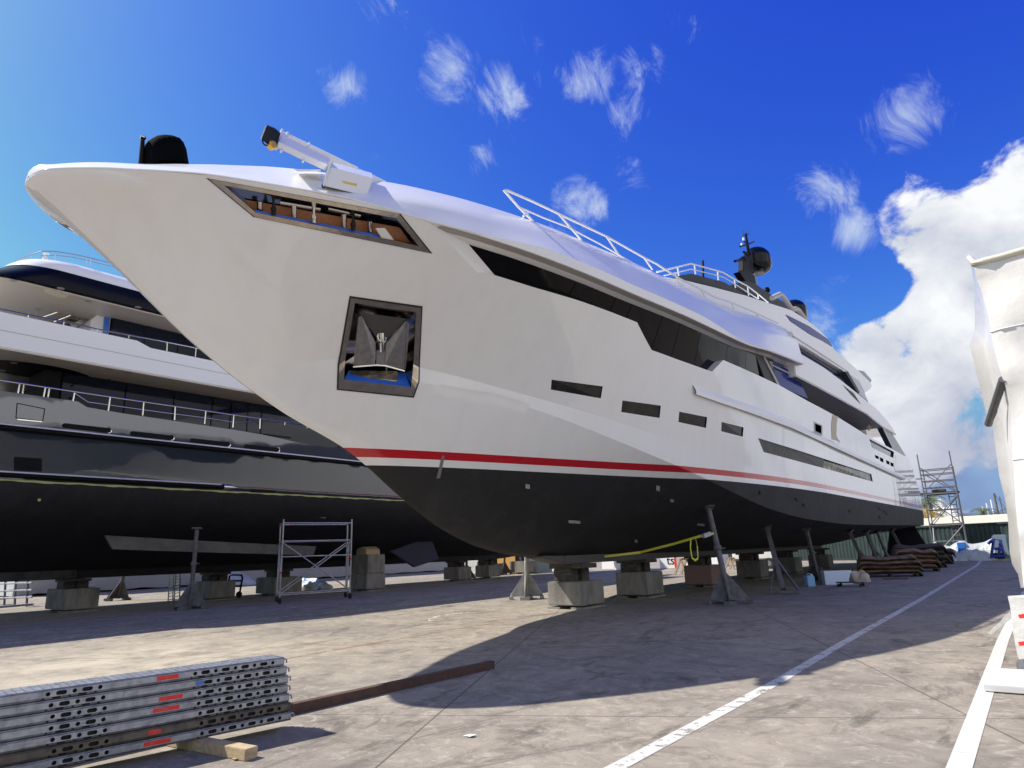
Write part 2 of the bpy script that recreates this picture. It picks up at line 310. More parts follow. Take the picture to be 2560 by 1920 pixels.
# ------------------------------------------------------------------ ground
def ground_material():
    m = bpy.data.materials.new('worn_concrete'); m.use_nodes = True; n, l = m.node_tree.nodes, m.node_tree.links; b = n['Principled BSDF']
    g = N(n, 'ShaderNodeNewGeometry'); P = g.outputs['Position']
    def noise(scale, detail=8, rough=.6, dist=.3, st=(1, 1, 1)):
        mp = N(n, 'ShaderNodeMapping'); l.new(P, mp.inputs[0]); mp.inputs['Scale'].default_value = st
        t = N(n, 'ShaderNodeTexNoise', i_Scale=scale, i_Detail=float(detail), i_Roughness=rough, i_Distortion=dist); l.new(mp.outputs[0], t.inputs['Vector']); return t.outputs[0]
    def rng(v, a, b_, c=0., d=1.):
        r = N(n, 'ShaderNodeMapRange', i_1=a, i_2=b_, i_3=c, i_4=d); l.new(v, r.inputs[0]); return r.outputs[0]
    def mix(f, c1, c2):
        x = N(n, 'ShaderNodeMix', data_type='RGBA'); l.new(f, x.inputs[0])
        for k, c in ((6, c1), (7, c2)):
            if isinstance(c, tuple): x.inputs[k].default_value = (*c, 1)
            else: l.new(c, x.inputs[k])
        return x.outputs[2]
    def mul(a, b_):
        x = N(n, 'ShaderNodeMath', operation='MULTIPLY'); l.new(a, x.inputs[0])
        if isinstance(b_, float): x.inputs[1].default_value = b_
        else: l.new(b_, x.inputs[1])
        return x.outputs[0]
    c = mix(rng(noise(.33, 6, .6, .8), .36, .64), (.300, .265, .215), (.222, .200, .170))
    c = mix(rng(noise(1.5, 9, .74, 1.3), .45, .66), c, (.158, .138, .115))
    c = mix(mul(rng(noise(4.2, 9, .76, 1.0), .52, .64), .7), c, (.39, .355, .30))
    c = mix(mul(rng(noise(.8, 8, .75, 1.8, (1, .35, 1)), .55, .66), .75), c, (.070, .062, .054))
    c = mix(mul(rng(noise(3.2, 8, .7, 2.5, (.4, 1.4, 1)), .60, .66), .55), c, (.115, .092, .074))
    c = mix(mul(rng(noise(22, 6, .8, .2), .56, .70), .5), c, (.13, .108, .088))
    # pale patch, dust plus painted-in sunlit brightness, and a darker zone under the white bow
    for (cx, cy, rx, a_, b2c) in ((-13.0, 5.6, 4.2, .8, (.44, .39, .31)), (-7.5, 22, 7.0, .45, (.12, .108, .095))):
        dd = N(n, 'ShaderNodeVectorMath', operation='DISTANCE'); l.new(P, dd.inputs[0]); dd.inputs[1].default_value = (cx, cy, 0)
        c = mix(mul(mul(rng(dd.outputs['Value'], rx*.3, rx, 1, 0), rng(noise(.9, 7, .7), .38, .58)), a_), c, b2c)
    # fine cracks
    v = N(n, 'ShaderNodeTexVoronoi', feature='DISTANCE_TO_EDGE', i_Scale=.75); 
    wv = N(n, 'ShaderNodeVectorMath', operation='ADD'); l.new(P, wv.inputs[0])
    nz = N(n, 'ShaderNodeTexNoise', i_Scale=2.2, i_Detail=5.0); l.new(P, nz.inputs['Vector']); sc = N(n, 'ShaderNodeVectorMath', operation='SCALE'); l.new(nz.outputs['Color'], sc.inputs[0]); sc.inputs['Scale'].default_value = .9
    l.new(sc.outputs[0], wv.inputs[1]); l.new(wv.outputs[0], v.inputs['Vector'])
    ck = rng(v.outputs['Distance'], 0, .006, 1, 0)
    ck = mul(ck, rng(noise(.5, 3), .5, .62)); c = mix(mul(ck, .6), c, (.12, .10, .09))
    # slab joints: one grid turned like the joints that run under the bow
    rt = N(n, 'ShaderNodeMapping'); l.new(P, rt.inputs[0]); rt.inputs['Rotation'].default_value = (0, 0, R(-28.5)); rt.inputs['Location'].default_value = (0, 0, 0)
    s2 = N(n, 'ShaderNodeSeparateXYZ'); l.new(rt.outputs[0], s2.inputs[0])
    J = None
    for ax, per, off in (('X', 5.2, -2.15), ('Y', 4.15, 7.45)):
        a = N(n, 'ShaderNodeMath', operation='SUBTRACT', i_1=off); l.new(s2.outputs[ax], a.inputs[0])
        f = N(n, 'ShaderNodeMath', operation='PINGPONG', i_1=per/2); l.new(a.outputs[0], f.inputs[0])
        q = rng(f.outputs[0], .006, .016, 1, 0)
        if J is None: J = q
        else:
            x = N(n, 'ShaderNodeMath', operation='MAXIMUM'); l.new(J, x.inputs[0]); l.new(q, x.inputs[1]); J = x.outputs[0]
    c = mix(mul(J, .8), c, (.07, .06, .055))
    # tyre scuffs: rings round two turning spots
    for (cx, cy, r0, w, k) in ((-15.2, 12.6, 2.6, .18, .55), (-15.2, 12.6, 2.15, .12, .5), (-12.0, 10.5, 1.9, .15, .5), (-16.5, 9.0, 4.4, .16, .45), (-4.5, 14, 5.2, .2, .35), (-4.5, 14, 5.7, .12, .3)):
        dd = N(n, 'ShaderNodeVectorMath', operation='DISTANCE'); l.new(P, dd.inputs[0]); dd.inputs[1].default_value = (cx, cy, 0)
        su = N(n, 'ShaderNodeMath', operation='SUBTRACT', i_1=r0); l.new(dd.outputs['Value'], su.inputs[0]); ab = N(n, 'ShaderNodeMath', operation='ABSOLUTE'); l.new(su.outputs[0], ab.inputs[0])
        c = mix(mul(mul(rng(ab.outputs[0], 0, w, 1, 0), rng(noise(1.2, 5), .42, .6)), k), c, (.13, .10, .09))
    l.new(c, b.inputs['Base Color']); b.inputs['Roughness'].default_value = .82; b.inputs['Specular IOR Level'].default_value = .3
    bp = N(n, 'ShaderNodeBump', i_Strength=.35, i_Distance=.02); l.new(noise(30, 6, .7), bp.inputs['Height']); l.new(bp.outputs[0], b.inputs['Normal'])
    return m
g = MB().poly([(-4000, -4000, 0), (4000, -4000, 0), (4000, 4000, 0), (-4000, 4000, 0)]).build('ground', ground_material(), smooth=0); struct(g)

def worn_paint(name, col, wear):
    m = bpy.data.materials.new(name); m.use_nodes = True; n, l = m.node_tree.nodes, m.node_tree.links; b = n['Principled BSDF']
    g = N(n, 'ShaderNodeNewGeometry'); t = N(n, 'ShaderNodeTexNoise', i_Scale=5.0, i_Detail=8.0, i_Roughness=.75); l.new(g.outputs['Position'], t.inputs['Vector'])
    r = N(n, 'ShaderNodeMapRange', i_1=wear-.03, i_2=wear+.03); l.new(t.outputs[0], r.inputs[0]); l.new(r.outputs[0], b.inputs['Alpha'])
    t2 = N(n, 'ShaderNodeTexNoise', i_Scale=1.5, i_Detail=6.0); l.new(g.outputs['Position'], t2.inputs['Vector'])
    x = N(n, 'ShaderNodeMix', data_type='RGBA'); l.new(t2.outputs[0], x.inputs[0]); x.inputs[6].default_value = (*col, 1); x.inputs[7].default_value = (*[k*.72 for k in col], 1); l.new(x.outputs[2], b.inputs['Base Color'])
    b.inputs['Roughness'].default_value = .8; return m
def stripe(name, pts, w, m, z=.004):
    mb = MB(); a = [Vector((p[0], p[1], z)) for p in pts]; L, Rr = [], []
    for i, p in enumerate(a):
        d = (a[min(i+1, len(a)-1)]-a[max(i-1, 0)]).normalized(); s = Vector((-d.y, d.x, 0))*w/2; L.append(p+s); Rr.append(p-s)
    return struct(mb.grid([L, Rr]).build(name, m, smooth=0))
PW = worn_paint('worn_white_road_paint', (.60, .59, .56), .43); PW2 = worn_paint('faded_white_road_paint', (.60, .58, .55), .50); PR = worn_paint('faded_red_line_paint', (.36, .12, .10), .46); PG = worn_paint('clean_white_road_paint', (.60, .59, .56), .36)
stripe('road_marking', [(-3.02, 1), (-2.97, 5), (-2.96, 9), (-3.05, 12.5), (-3.18, 22), (-3.8, 49), (-4.3, 60)], .15, PW)
stripe('road_marking', [(-.80, -2), (-.84, 6.4), (-.93, 14), (-.93, 26)], .16, PG)
stripe('road_marking', [(-19.5, 4), (-19.1, 5.4), (-18.8, 7.7), (-17.9, 15)], .12, PW2)
stripe('road_marking', [(-21.9, 5), (-21.5, 12), (-21.1, 19), (-20.4, 30)], .12, PW2)
stripe('road_marking', [(-17.6, 14.0), (-18.2, 19), (-19.8, 26)], .10, PW2)
stripe('road_marking', [(-10.6, 6.6), (-10.75, 8.2), (-10.9, 11), (-10.95, 16)], .05, PR)
stripe('road_marking', [(-13.6, 15.1), (-13.75, 14.5), (-13.65, 13.9), (-13.3, 13.3), (-12.9, 12.9)], .16, PW2)

# ------------------------------------------------------------------ white yacht: hull form
XK = -11.4
bs = pchip([(2.70, 0), (2.73, .20), (2.85, .45), (3.1, .78), (3.5, 1.13), (4.1, 1.53), (5, 2.05), (6.2, 2.64), (7.5, 3.11), (9, 3.50), (11, 3.88), (13.5, 4.20), (17, 4.47), (22, 4.6), (46, 4.6), (56, 4.5)])
b2 = lambda Y: 4.4*(1-(1-min(max((Y-6.15)/25., 0), 1))**2.2) - .05*sm((Y-46)/10)
zk = pchip([(2.70, 7.45), (2.80, 7.36), (3.17, 7.11), (4.06, 6.48), (5.43, 5.46), (7.25, 4.48), (8.88, 3.86), (9.48, 3.53), (10.41, 2.94), (11.69, 2.25), (13.13, 1.78), (14.77, 1.52), (16.68, 1.42), (20, 1.40), (44, 1.40), (50, 1.7), (57, 2.1)])
_z2 = pchip([(6.15, 5.14), (8, 5.22), (9.75, 5.25), (11.31, 5.16), (12.8, 4.94), (15.31, 4.43), (17.11, 4.05), (18.94, 3.67), (20.8, 3.25), (23.43, 2.77), (27.09, 2.48), (33, 2.36), (45, 2.45), (57, 2.56)])
z2 = lambda Y: zk(Y) if Y <= 6.15 else max(_z2(Y), zk(Y)+.02)
_z1 = pchip([(8.0, 5.62), (9.5, 5.57), (10.3, 5.50), (12.0, 5.30), (13.7, 5.10), (16.2, 4.78), (19.2, 4.34), (23.5, 3.86), (27.3, 3.62), (34, 3.35), (45, 3.2), (57, 3.2)])
dk = lambda Y: sm((Y-6.15)/3.0)
b1 = lambda Y: b2(Y) + .09*dk(Y)
z1 = lambda Y: z2(Y) + dk(Y)*(_z1(max(Y, 8.0))-z2(Y)) if Y > 6.15 else zk(Y)
zs = pchip([(2.70, 7.49), (2.76, 7.48), (3.0, 7.47), (3.5, 7.51), (4.04, 7.58), (4.6, 7.64), (5.5, 7.66), (6.8, 7.70), (8.7, 7.68), (12, 7.70), (15, 7.78), (20, 7.88), (30, 7.95), (57, 7.95)])
_zt = np.linspace(2.70, 20, 700); _zz = np.array([zk(y) for y in _zt])
def ystem(z): return float(np.interp(-z, -_zz, _zt))
kz_ = pchip([(1.2, .04), (3.0, .08), (4.0, .16), (5.4, .24), (6.4, .40), (7.0, .64), (7.45, 1.0), (9.5, 1.0)])
def hb(Y, z):
    """half-breadth of the hull at station Y, height z"""
    k = zk(Y); Z2, Z1, ZS = z2(Y), z1(Y), zs(Y)
    if z < k: return -(k-z)
    if z < Z2 - 1e-9: x = b2(Y)*((z-k)/(Z2-k))**.82
    elif z < Z1 - 1e-9: x = b2(Y) + (b1(Y)-b2(Y))*(z-Z2)/max(Z1-Z2, 1e-6)
    else:
        fr = (z-Z1)/max(ZS-Z1, 1e-6); fr = fr if fr > 1 else fr**1.06
        x = b1(Y) + (bs(Y)-b1(Y))*fr
    cb = sm((Y-5.6)/4.2)
    if cb < 1:          # the chines fade out towards the stem
        q = (z-k)/max(ZS-k, 1e-6); x = cb*x + (1-cb)*bs(Y)*(q if q > 1 else q**1.05)
    if Y < 9:           # every waterline starts with the deck's blunt nose
        x2 = bs(2.70+max(Y-ystem(min(z, 7.45)), 0))*kz_(z)*(1-sm((Y-ystem(min(z, 7.45))-.6)/2.5))
        x = .5*(x+x2+math.sqrt((x-x2)**2+.003*min(1, x2/.3)))
    return x + .03*(1-math.exp(-(z-k)/.05))
def cast(px, py, off=0.0):
    """point of the hull side seen at a pixel of the photograph, set off sideways by off"""
    d = sight(px, py); lo = None; t = 3.0; prev = None
    while t < 140:
        p = EYEP+d*t; gv = p[0]-(XK+hb(p[1], p[2])+off) if p[1] > 2.70 else 1
        if prev is not None and gv < 0 <= prev:
            a, b = t-.25, t
            for _ in range(40):
                c = (a+b)/2; p = EYEP+d*c
                if p[0]-(XK+hb(p[1], p[2])+off) < 0: b = c
                else: a = c
            return Vector(EYEP+d*a)
        prev = gv; t += .25
    return at_x(px, py, XK+4.6+off)
_wp = cast(1193, 681)
_gp = [(p.y, p.z) for p in (cast(x, y) for x, y in ((1193, 681), (1237, 688), (1330, 717), (1455, 754), (1530, 781), (1593, 806), (1629, 875), (1700, 901), (1762, 923), (1780, 929)))]
_gq = [(p.y, p.z) for p in (cast(x, y) for x, y in ((1808, 900), (1870, 927), (1948, 963), (2020, 1003)))]
_w0 = cast(1068, 552)
ztop = lin([(2.70, 7.49), (2.76, 7.48), (3.0, 7.47), (3.5, 7.51), (4.04, 7.58), (4.6, 7.64), (5.5, 7.66), (6.8, 7.70), (_w0.y-.1, 7.69), (_w0.y, _w0.z)]+_gp+_gq+[(max(_gq[-1][0]+4, 33), 7.2), (40, 7.05), (53.4, 7.05), (54.2, 6.8), (54.6, 6.1), (55.2, 5.6), (56.2, 5.0), (56.4, 4.6)])
WY = thing('motor_yacht', 'huge white motor yacht on keel blocks with red waterline stripe and black bottom', 'yacht', (XK, 16, 0))
def build_hull():
    Ys = sorted(set([round(y, 4) for y in [2.705, 2.715, 2.73, 2.755, 2.79, 2.84, 2.9]+list(np.arange(2.97, 9, .11))+list(np.arange(9, 20, .25))+list(np.arange(20, 56.3, .8))+[_w0.y-.1, _w0.y]+[round(q[0], 4) for q in _gp+_gq]+[ 53.4, 54.2, 54.6, 55.2, 56.2]]))
    rows = []
    for Y in Ys:
        k, Z2, Z1, ZT = zk(Y), z2(Y), z1(Y), max(ztop(Y), zk(Y)+.03)
        Z2 = min(max(Z2, k+.004), ZT-.02); Z1 = min(max(Z1, Z2+.004), ZT-.01)
        zz = [k, k+.012*(ZT-k), k+.03*(ZT-k)]
        zz += [k+(Z2-k)*f for f in (.12, .3, .5, .7, .86)] if Z2-k > .3 else [k+(.03*(ZT-k))+(.02+.01*i)*(ZT-k) for i in range(5)]
        zz = sorted(zz); zz += [Z2, (Z2+Z1)/2, Z1] if Z2-k > .3 else [k+(ZT-k)*f for f in (.12, .15, .19)]
        base = zz[-1]
        zz += [base+(ZT-base)*f for f in (.05, .1, .16, .22, .29, .36, .43, .5, .57, .64, .71, .78, .84, .9, .95, 1)]
        half = [Vector((XK+(0 if i == 0 else hb(Y, z)), Y, z)) for i, z in enumerate(zz)]
        rows.append([Vector((2*XK-p.x, p.y, p.z)) for p in half[:0:-1]]+half)
    mb = MB(); mb.grid(rows)
    n = len(rows[0])
    for i in range(len(rows)-1):
        mb.add([rows[i][0], rows[i][-1], rows[i+1][-1], rows[i+1][0]], [(0, 1, 2, 3)])
    mb.poly(rows[0]); mb.poly(rows[-1])
    return mb.build('hull', 'hull', None, smooth=0, weld=1e-4)
hull = build_hull()
# openings cut into the visible side
ANC_OUT = [(877, 745), (1053.5, 770), (1047, 911), (1046, 952), (1032.5, 991), (846, 972), (848, 913)]
ANC_IN = [(887.5, 757.5), (1040.5, 780.5), (1034, 905), (1031, 940), (1027, 968), (860, 949), (863, 900)]
FAIR_OUT = [(521, 447), (998, 535), (1076, 632.5), (637, 542.5)]
FAIR_IN = [(560, 463.5), (990, 545.5), (1047, 615.5), (640, 532)]
PORTS = [[(1379, 949), (1507, 966), (1502, 996), (1377, 974)], [(1556, 1001), (1652, 1014), (1649, 1045), (1553, 1030)],
         [(1698, 1029), (1768, 1043), (1765, 1070), (1696, 1055)], [(1804, 1055), (1859, 1068.5), (1857, 1092), (1803, 1078)]]
STRIP = [(1895, 1095), (1980, 1121), (2178, 1185), (2182, 1204), (1980, 1149), (1909, 1130)]
AFTWIN = [(2173, 1097), (2235, 1130), (2233, 1145), (2180, 1119)]
SMALL = [(2036, 1056), (2055, 1064), (2055, 1087), (2037, 1079)]
SQ = [[(2187, 1137), (2196, 1141), (2197, 1148), (2188, 1145)], [(2199, 1142.5), (2208, 1146.5), (2209, 1156.5), (2200, 1152.5)],
      [(2215, 1150), (2223.5, 1154), (2224, 1162.5), (2215.5, 1158.5)], [(2226, 1155), (2233.5, 1158.5), (2234, 1168), (2226.5, 1164)]]
SQ[0] = [(2187, 1137), (2196.5, 1141), (2197, 1148.5), (2187.5, 1144.5)]
cut = MB()
def cutter(pts, depth):
    cut.loft2([cast(x, y, .6) for x, y in pts], [cast(x, y, -depth) for x, y in pts])
def shrink(a, b, t=.5): return [((p[0]*(1-t)+q[0]*t), (p[1]*(1-t)+q[1]*t)) for p, q in zip(a, b)]
cutter(shrink(ANC_OUT, ANC_IN), .95); cutter(shrink(FAIR_OUT, FAIR_IN), .85)
for p in PORTS: cutter(p, .07)
cutter(STRIP, .07); cutter(AFTWIN, .14); cutter(SMALL, .5)
for p in SQ: cutter(p, .12)
co = cut.build('cutter', 'white', None, smooth=0)
bmod = hull.modifiers.new('cut', 'BOOLEAN'); bmod.operation = 'DIFFERENCE'; bmod.object = co; bmod.solver = 'EXACT'
dg = bpy.context.evaluated_depsgraph_get(); dg.update()
nm = bpy.data.meshes.new_from_object(hull.evaluated_get(dg)); hull.modifiers.clear()
print('hull faces', len(hull.data.polygons), '->', len(nm.polygons))
if len(nm.polygons) > 100:
    om = hull.data; hull.data = nm; nm.name = 'hull'
    nm.materials.clear(); nm.materials.append(M['hull'])
    nm.polygons.foreach_set('material_index', [0]*len(nm.polygons))
    nm.polygons.foreach_set('use_smooth', [True]*len(nm.polygons)); nm.set_sharp_from_angle(angle=R(9))
bpy.data.objects.remove(co)
adopt(hull, WY)
# keel bar
kp = MB(); kp.loft2([(XK-.28, 15.4, 1.52), (XK+.28, 15.4, 1.52), (XK+.28, 15.4, 1.47), (XK-.28, 15.4, 1.47)], [(XK-.28, 16.5, 1.5), (XK+.28, 16.5, 1.5), (XK+.28, 16.5, 1.28), (XK-.28, 16.5, 1.28)])
kp.box((XK, 30.5, 1.38), (.56, 28, .24)); kp.build('keel', mat('grey_keel_paint', (.085, .08, .078), .8), WY, bevel=.01)

def bezel(name, outer, inner, m, parent, proud=.02, depth=.08):
    """a flat ring on the hull with an outer edge and an inner reveal"""
    def dense(p, k=6): return [(p[i][0]+(p[(i+1) % len(p)][0]-p[i][0])*j/k, p[i][1]+(p[(i+1) % len(p)][1]-p[i][1])*j/k) for i in range(len(p)) for j in range(k)]
    outer, inner = dense(outer), dense(inner)
    mb = MB(); n = len(outer)
    a = [cast(x, y, -.02) for x, y in outer]; b = [cast(x, y, proud) for x, y in outer]; c = [cast(x, y, proud) for x, y in inner]; d = [cast(x, y, -depth) for x, y in inner]
    for i in range(n):
        k = (i+1) % n
        for p, q in ((a, b), (b, c), (c, d)): mb.add([p[i], p[k], q[k], q[i]], [(0, 1, 2, 3)])
    return mb.build(name, m, parent, smooth=20)
# portholes
for p in PORTS:
    mb = MB(); mb.loft2([cast(x, y, -.035) for x, y in p], [cast(x, y, -.09) for x, y in p]); w = mb.build('porthole', 'port', WY, smooth=0)
def inset(p, k):
    cx, cy = sum(q[0] for q in p)/len(p), sum(q[1] for q in p)/len(p)
    return [(x+(cx-x)*k, y+(cy-y)*k) for x, y in p]
M['strip'] = mat('torn_film_glass', (.012, .012, .013), .2, spec=.25, noise=(7, (.40, .40, .41), .57, .60, (1, .55, .22)))
mb = MB(); mb.loft2([cast(x, y, -.035) for x, y in STRIP], [cast(x, y, -.09) for x, y in STRIP]); w = mb.build('strip_window', 'strip', WY, smooth=0); w['label'] = 'long strip window half covered with torn protective film'
half = [STRIP[0], STRIP[1], (2060, 1146), (2058, 1170.5), STRIP[4], STRIP[5]]
mb = MB(); mb.loft2([cast(x, y, -.028) for x, y in half], [cast(x, y, -.040) for x, y in half]); mb.build('grey_film', mat('grey_film', (.06, .06, .06), .5, spec=.25, noise=(4, (.085, .085, .085), .4, .6)), w, smooth=0)
mb = MB(); mb.loft2([cast(x, y, -.09) for x, y in AFTWIN], [cast(x, y, -.12) for x, y in AFTWIN]); mb.build('aft_window', mat('blue_grey_glass', (.05, .06, .11), .06), WY, smooth=0)
for p in SQ:
    mb = MB(); mb.loft2([cast(x, y, -.08) for x, y in p], [cast(x, y, -.1) for x, y in p]); mb.build('square_port', 'port', WY, smooth=0)
mb = MB(); mb.loft2([cast(x, y, -.3) for x, y in SMALL], [cast(x, y, -.4) for x, y in SMALL]); h = mb.build('open_port', 'black', WY, smooth=0)
bezel('frame', inset(SMALL, -.12), inset(SMALL, .16), 'soffit_grey', h, .01, .08)
# rub rail along the topsides
def rail_px(px, off):
    return [cast(x, y, off) for x, y in px]
ru = [(1733, 963), (1800, 986), (1880, 1014), (1980, 1052), (2100, 1112), (2180, 1151), (2262, 1192)]
rl = [(1741, 986), (1802, 1007), (1882, 1034), (1980, 1070), (2100, 1125), (2180, 1161.5), (2262, 1200)]
mb = MB(); u0, u1, l1, l0 = rail_px(ru, -.03), rail_px(ru, .03), rail_px(rl, .13), rail_px(rl, -.03)
mid = [(a*.45+b*.55) for a, b in zip(u1, l1)]
for i, p in enumerate(mid): p.x = max(u1[i].x, l1[i].x)+.02
mb.grid([u0, u1, mid, l1, [l1[i]+(l0[i]-l1[i])*.5 for i in range(len(l1))], l0]); mb.poly([u0[0], u1[0], mid[0], l1[0], l0[0]]); mb.build('rub_rail', 'white', WY, smooth=25)
# vacuum ports and anodes on the bottom
for (x, y, w, hh) in ((1436, 1305, 32, 8), (1319, 1216, 12, 12), (1645, 1221, 10, 14), (1752, 1312, 20, 6), (1680, 1252, 10, 8), (1902, 1232, 4, 8), (1993, 1248, 6, 6), (2012, 1262, 7, 7), (2126, 1278, 5, 5), (2200, 1271, 5, 5), (2212, 1278, 4, 4), (2218, 1284, 4, 4), (2201, 1293, 4, 4), (1590, 1353, 8, 8)):
    mb = MB(); c4 = [(x-w/2, y-hh/2-1), (x+w/2, y-hh/2+1), (x+w/2, y+hh/2+1), (x-w/2, y+hh/2-1)]
    mb.loft2([cast(a, b, -.03) for a, b in c4], [cast(a, b, .035) for a, b in inset(c4, .15)])
    mb.build('hull_fitting', 'stand_light' if x < 1800 else 'rubber', WY, smooth=0)
mb = MB(); c4 = [(1105, 1139), (1112, 1139), (1100, 1196), (1091, 1196)]; mb.loft2([cast(a, b, -.02) for a, b in c4], [cast(a, b, .012) for a, b in c4]); mb.build('tape_patch', mat('grey_tape', (.16, .16, .16), .6), WY, smooth=0)

# anchor pocket
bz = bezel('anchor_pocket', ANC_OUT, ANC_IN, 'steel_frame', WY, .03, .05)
cen = Vector((0, 0, 0))
for x, y in ANC_IN: cen += cast(x, y, 0)/len(ANC_IN)
fr_in = [cast(x, y, -.02) for x, y in ANC_IN]
back = []
for p in fr_in:
    q = cen+(p-cen)*.80; q = q+Vector((-.62, .25, .10)); back.append(q)
mb = MB(); n = len(fr_in)
for i in range(n): mb.add([fr_in[i], fr_in[(i+1) % n], back[(i+1) % n], back[i]], [(0, 1, 2, 3)])
mb.build('pocket_wall', 'chrome', bz, smooth=0)
MB().poly(back).build('pocket_back', 'chrome', bz, smooth=0)
ob = bezel('black_seal', inset(ANC_OUT, -.035), ANC_OUT, 'rubber', bz, .012, .01)
def apx(zx, zy, off): return cast(800+zx*.1748, 720+zy*.1748, off)
mb = MB(); top = [(550, 345), (1245, 440), (975, 720), (800, 700)]
mb.loft2([apx(x, y, -.12) for x, y in top], [apx(x, y, -.16) for x, y in top]); mb.build('anchor_plate', mat('dark_steel_plate', (.085, .083, .08), .45, .3), bz, smooth=0)
an = MB()
an.loft2([apx(x, y, -.05) for x, y in ((600, 395), (548, 412), (478, 1105), (505, 1130))], [apx(x, y, -.12) for x, y in ((600, 395), (548, 412), (478, 1105), (505, 1130))])
for fl in (((600, 395), (505, 1130), (790, 1092), (800, 780)), ((1235, 470), (1212, 1165), (930, 1095), (948, 790))):
    fo = [apx(fl[0][0], fl[0][1], -.05), apx(fl[1][0], fl[1][1], -.02), apx(fl[2][0], fl[2][1], .05), apx(fl[3][0], fl[3][1], -.04)]
    an.loft2(fo, [p+Vector((-.06, 0, 0)) for p in fo])
an.loft2([apx(x, y, -.03) for x, y in ((1235, 470), (1282, 512), (1225, 1165), (1212, 1165))], [apx(x, y, -.12) for x, y in ((1235, 470), (1282, 512), (1225, 1165), (1212, 1165))])
anc = an.build('anchor', 'anchor', bz, smooth=0, bevel=.008)
an = MB(); an.loft2([apx(x, y, .03) for x, y in ((805, 890), (930, 890), (930, 1110), (800, 1100))], [apx(x, y, -.12) for x, y in ((805, 890), (930, 890), (930, 1110), (800, 1100))]); an.build('crown', 'anchor', anc, bevel=.012)
an = MB(); an.tube([apx(880, 640, -.14), apx(880, 760, -.03), apx(880, 900, .0)], [.058, .058, .058], 14); an.build('shank', 'chrome', anc)
ring = []
c0 = apx(882, 705, -.1)
an = MB(); an.tube([c0+Vector((0, .11*math.cos(t), .11*math.sin(t))) for t in np.linspace(0, 2*math.pi, 21)], .022, 8); an.build('ring', 'chrome', anc)
an = MB(); an.loft2([apx(x, y, .03) for x, y in ((472, 1118), (798, 1093), (930, 1098), (1212, 1178), (1212, 1195), (930, 1120), (798, 1112), (472, 1138))], [apx(x, y, -.08) for x, y in ((472, 1118), (798, 1093), (930, 1098), (1212, 1178), (1212, 1195), (930, 1120), (798, 1112), (472, 1138))]); an.build('fluke_edge', 'chrome', anc)
ch = [apx(410, 1180, -.34), apx(1215, 1210, -.34), apx(1290, 1408, .0), apx(352, 1308, .0)]
mb = MB(); mb.loft2(ch, [p+Vector((-.02, 0, -.03)) for p in ch]); mb.build('chute_plate', mat('chute_sky_reflection', (.03, .13, .62), .25), bz, smooth=0)  # blue of the reflected sky painted on the polished plate
mb = MB(); hp = [apx(430, 1185, -.31), apx(1100, 1195, -.31), apx(1115, 1330, -.12), apx(1060, 1340, -.115), apx(800, 1300, -.14), apx(420, 1295, -.14)]
mb.loft2([p+Vector((.012, 0, .006)) for p in hp], hp); mb.build('brown_reflection', 'steel_frame', bz, smooth=0)  # thin plate standing in for a brown reflection on the chute

# mooring window in the bulwark with bollards behind it
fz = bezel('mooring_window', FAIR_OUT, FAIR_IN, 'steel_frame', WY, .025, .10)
bezel('black_seal', inset(FAIR_OUT, -.02), FAIR_OUT, 'rubber', fz, .010, .01)
fi = [cast(x, y, -.06) for x, y in FAIR_IN]; fb = [cast(x, y, -.70) + Vector((0, 0, .08)) for x, y in FAIR_IN]
for nm_, i, m_ in (('ceiling_panel', 0, 'gloss_black'), ('side_panel', 1, 'gloss_black'), ('sill', 2, 'teak'), ('side_panel', 3, 'chrome')):
    MB().add([fi[i], fi[(i+1) % 4], fb[(i+1) % 4], fb[i]], [(0, 1, 2, 3)]).build(nm_, m_, fz, smooth=0)
MB().poly(fb).build('back_panel', mat('sky_tinted_polished_steel', (.10, .13, .24), .12, .9), fz, smooth=0)  # steel tinted blue in place of the sky it reflects
e0, e1 = cast(641, 534, -.08), cast(985, 603, -.08)
mb = MB(); mb.bar(e0+Vector((-.06, 0, .05)), e1+Vector((-.06, 0, .05)), .05, .06); mb.build('sill_edge', mat('blue_sill_strip', (.05, .16, .75), .35), fz, smooth=0)  # thin blue strip along the sill
for (zx, zt, zb) in ((678, 750, 945), (1050, 822, 1020), (1412, 890, 1090)):
    t = cast(500+zx*.2712, 280+zt*.2712, -.26); b = cast(500+zx*.2712, 280+zb*.2712, -.16)
    ax = (t-b); L = ax.length; mt = ax.to_track_quat('Z', 'Y').to_matrix(); wd = .085*L/.62
    MB().lathe([(wd*.75, 0), (wd*.8, .05*L), (wd*.7, .12*L), (wd*.95, .22*L), (wd*.98, .3*L), (wd*.55, .42*L), (wd*.42, .55*L), (wd*.5, .7*L), (wd*.85, .88*L), (wd, L)], b, 18, mt).build('bollard', 'gloss_black' if zx != 1050 else 'chrome', fz)
    b2_ = b+Vector((-.35, .22, .06)); MB().lathe([(.05, 0), (.06, .08), (.035, .2), (.05, .34)], b2_, 14).build('post', 'chrome', fz)
q = [cast(600, 496, -.60), cast(1000, 568, -.60), cast(1030, 610, -.50), cast(640, 530, -.50)]
MB().loft2(q, [p+Vector((-.06, 0, 0)) for p in q]).build('teak_panel', 'teak', fz, bevel=.01)
for (xa, ya, xb, yb, off) in ((700, 505, 800, 522, -.36), (820, 520, 900, 538, -.4), (650, 503, 650, 528, -.35), (735, 512, 735, 548, -.32), (860, 535, 860, 572, -.32), (925, 552, 925, 592, -.35)):
    MB().tube([cast(xa, ya, off), cast(xb, yb, off)], .05, 12).build('pipe', 'chrome', fz)
q = [cast(940, 570, -.12), cast(962, 570, -.12), cast(985, 600, -.12), cast(955, 595, -.12)]
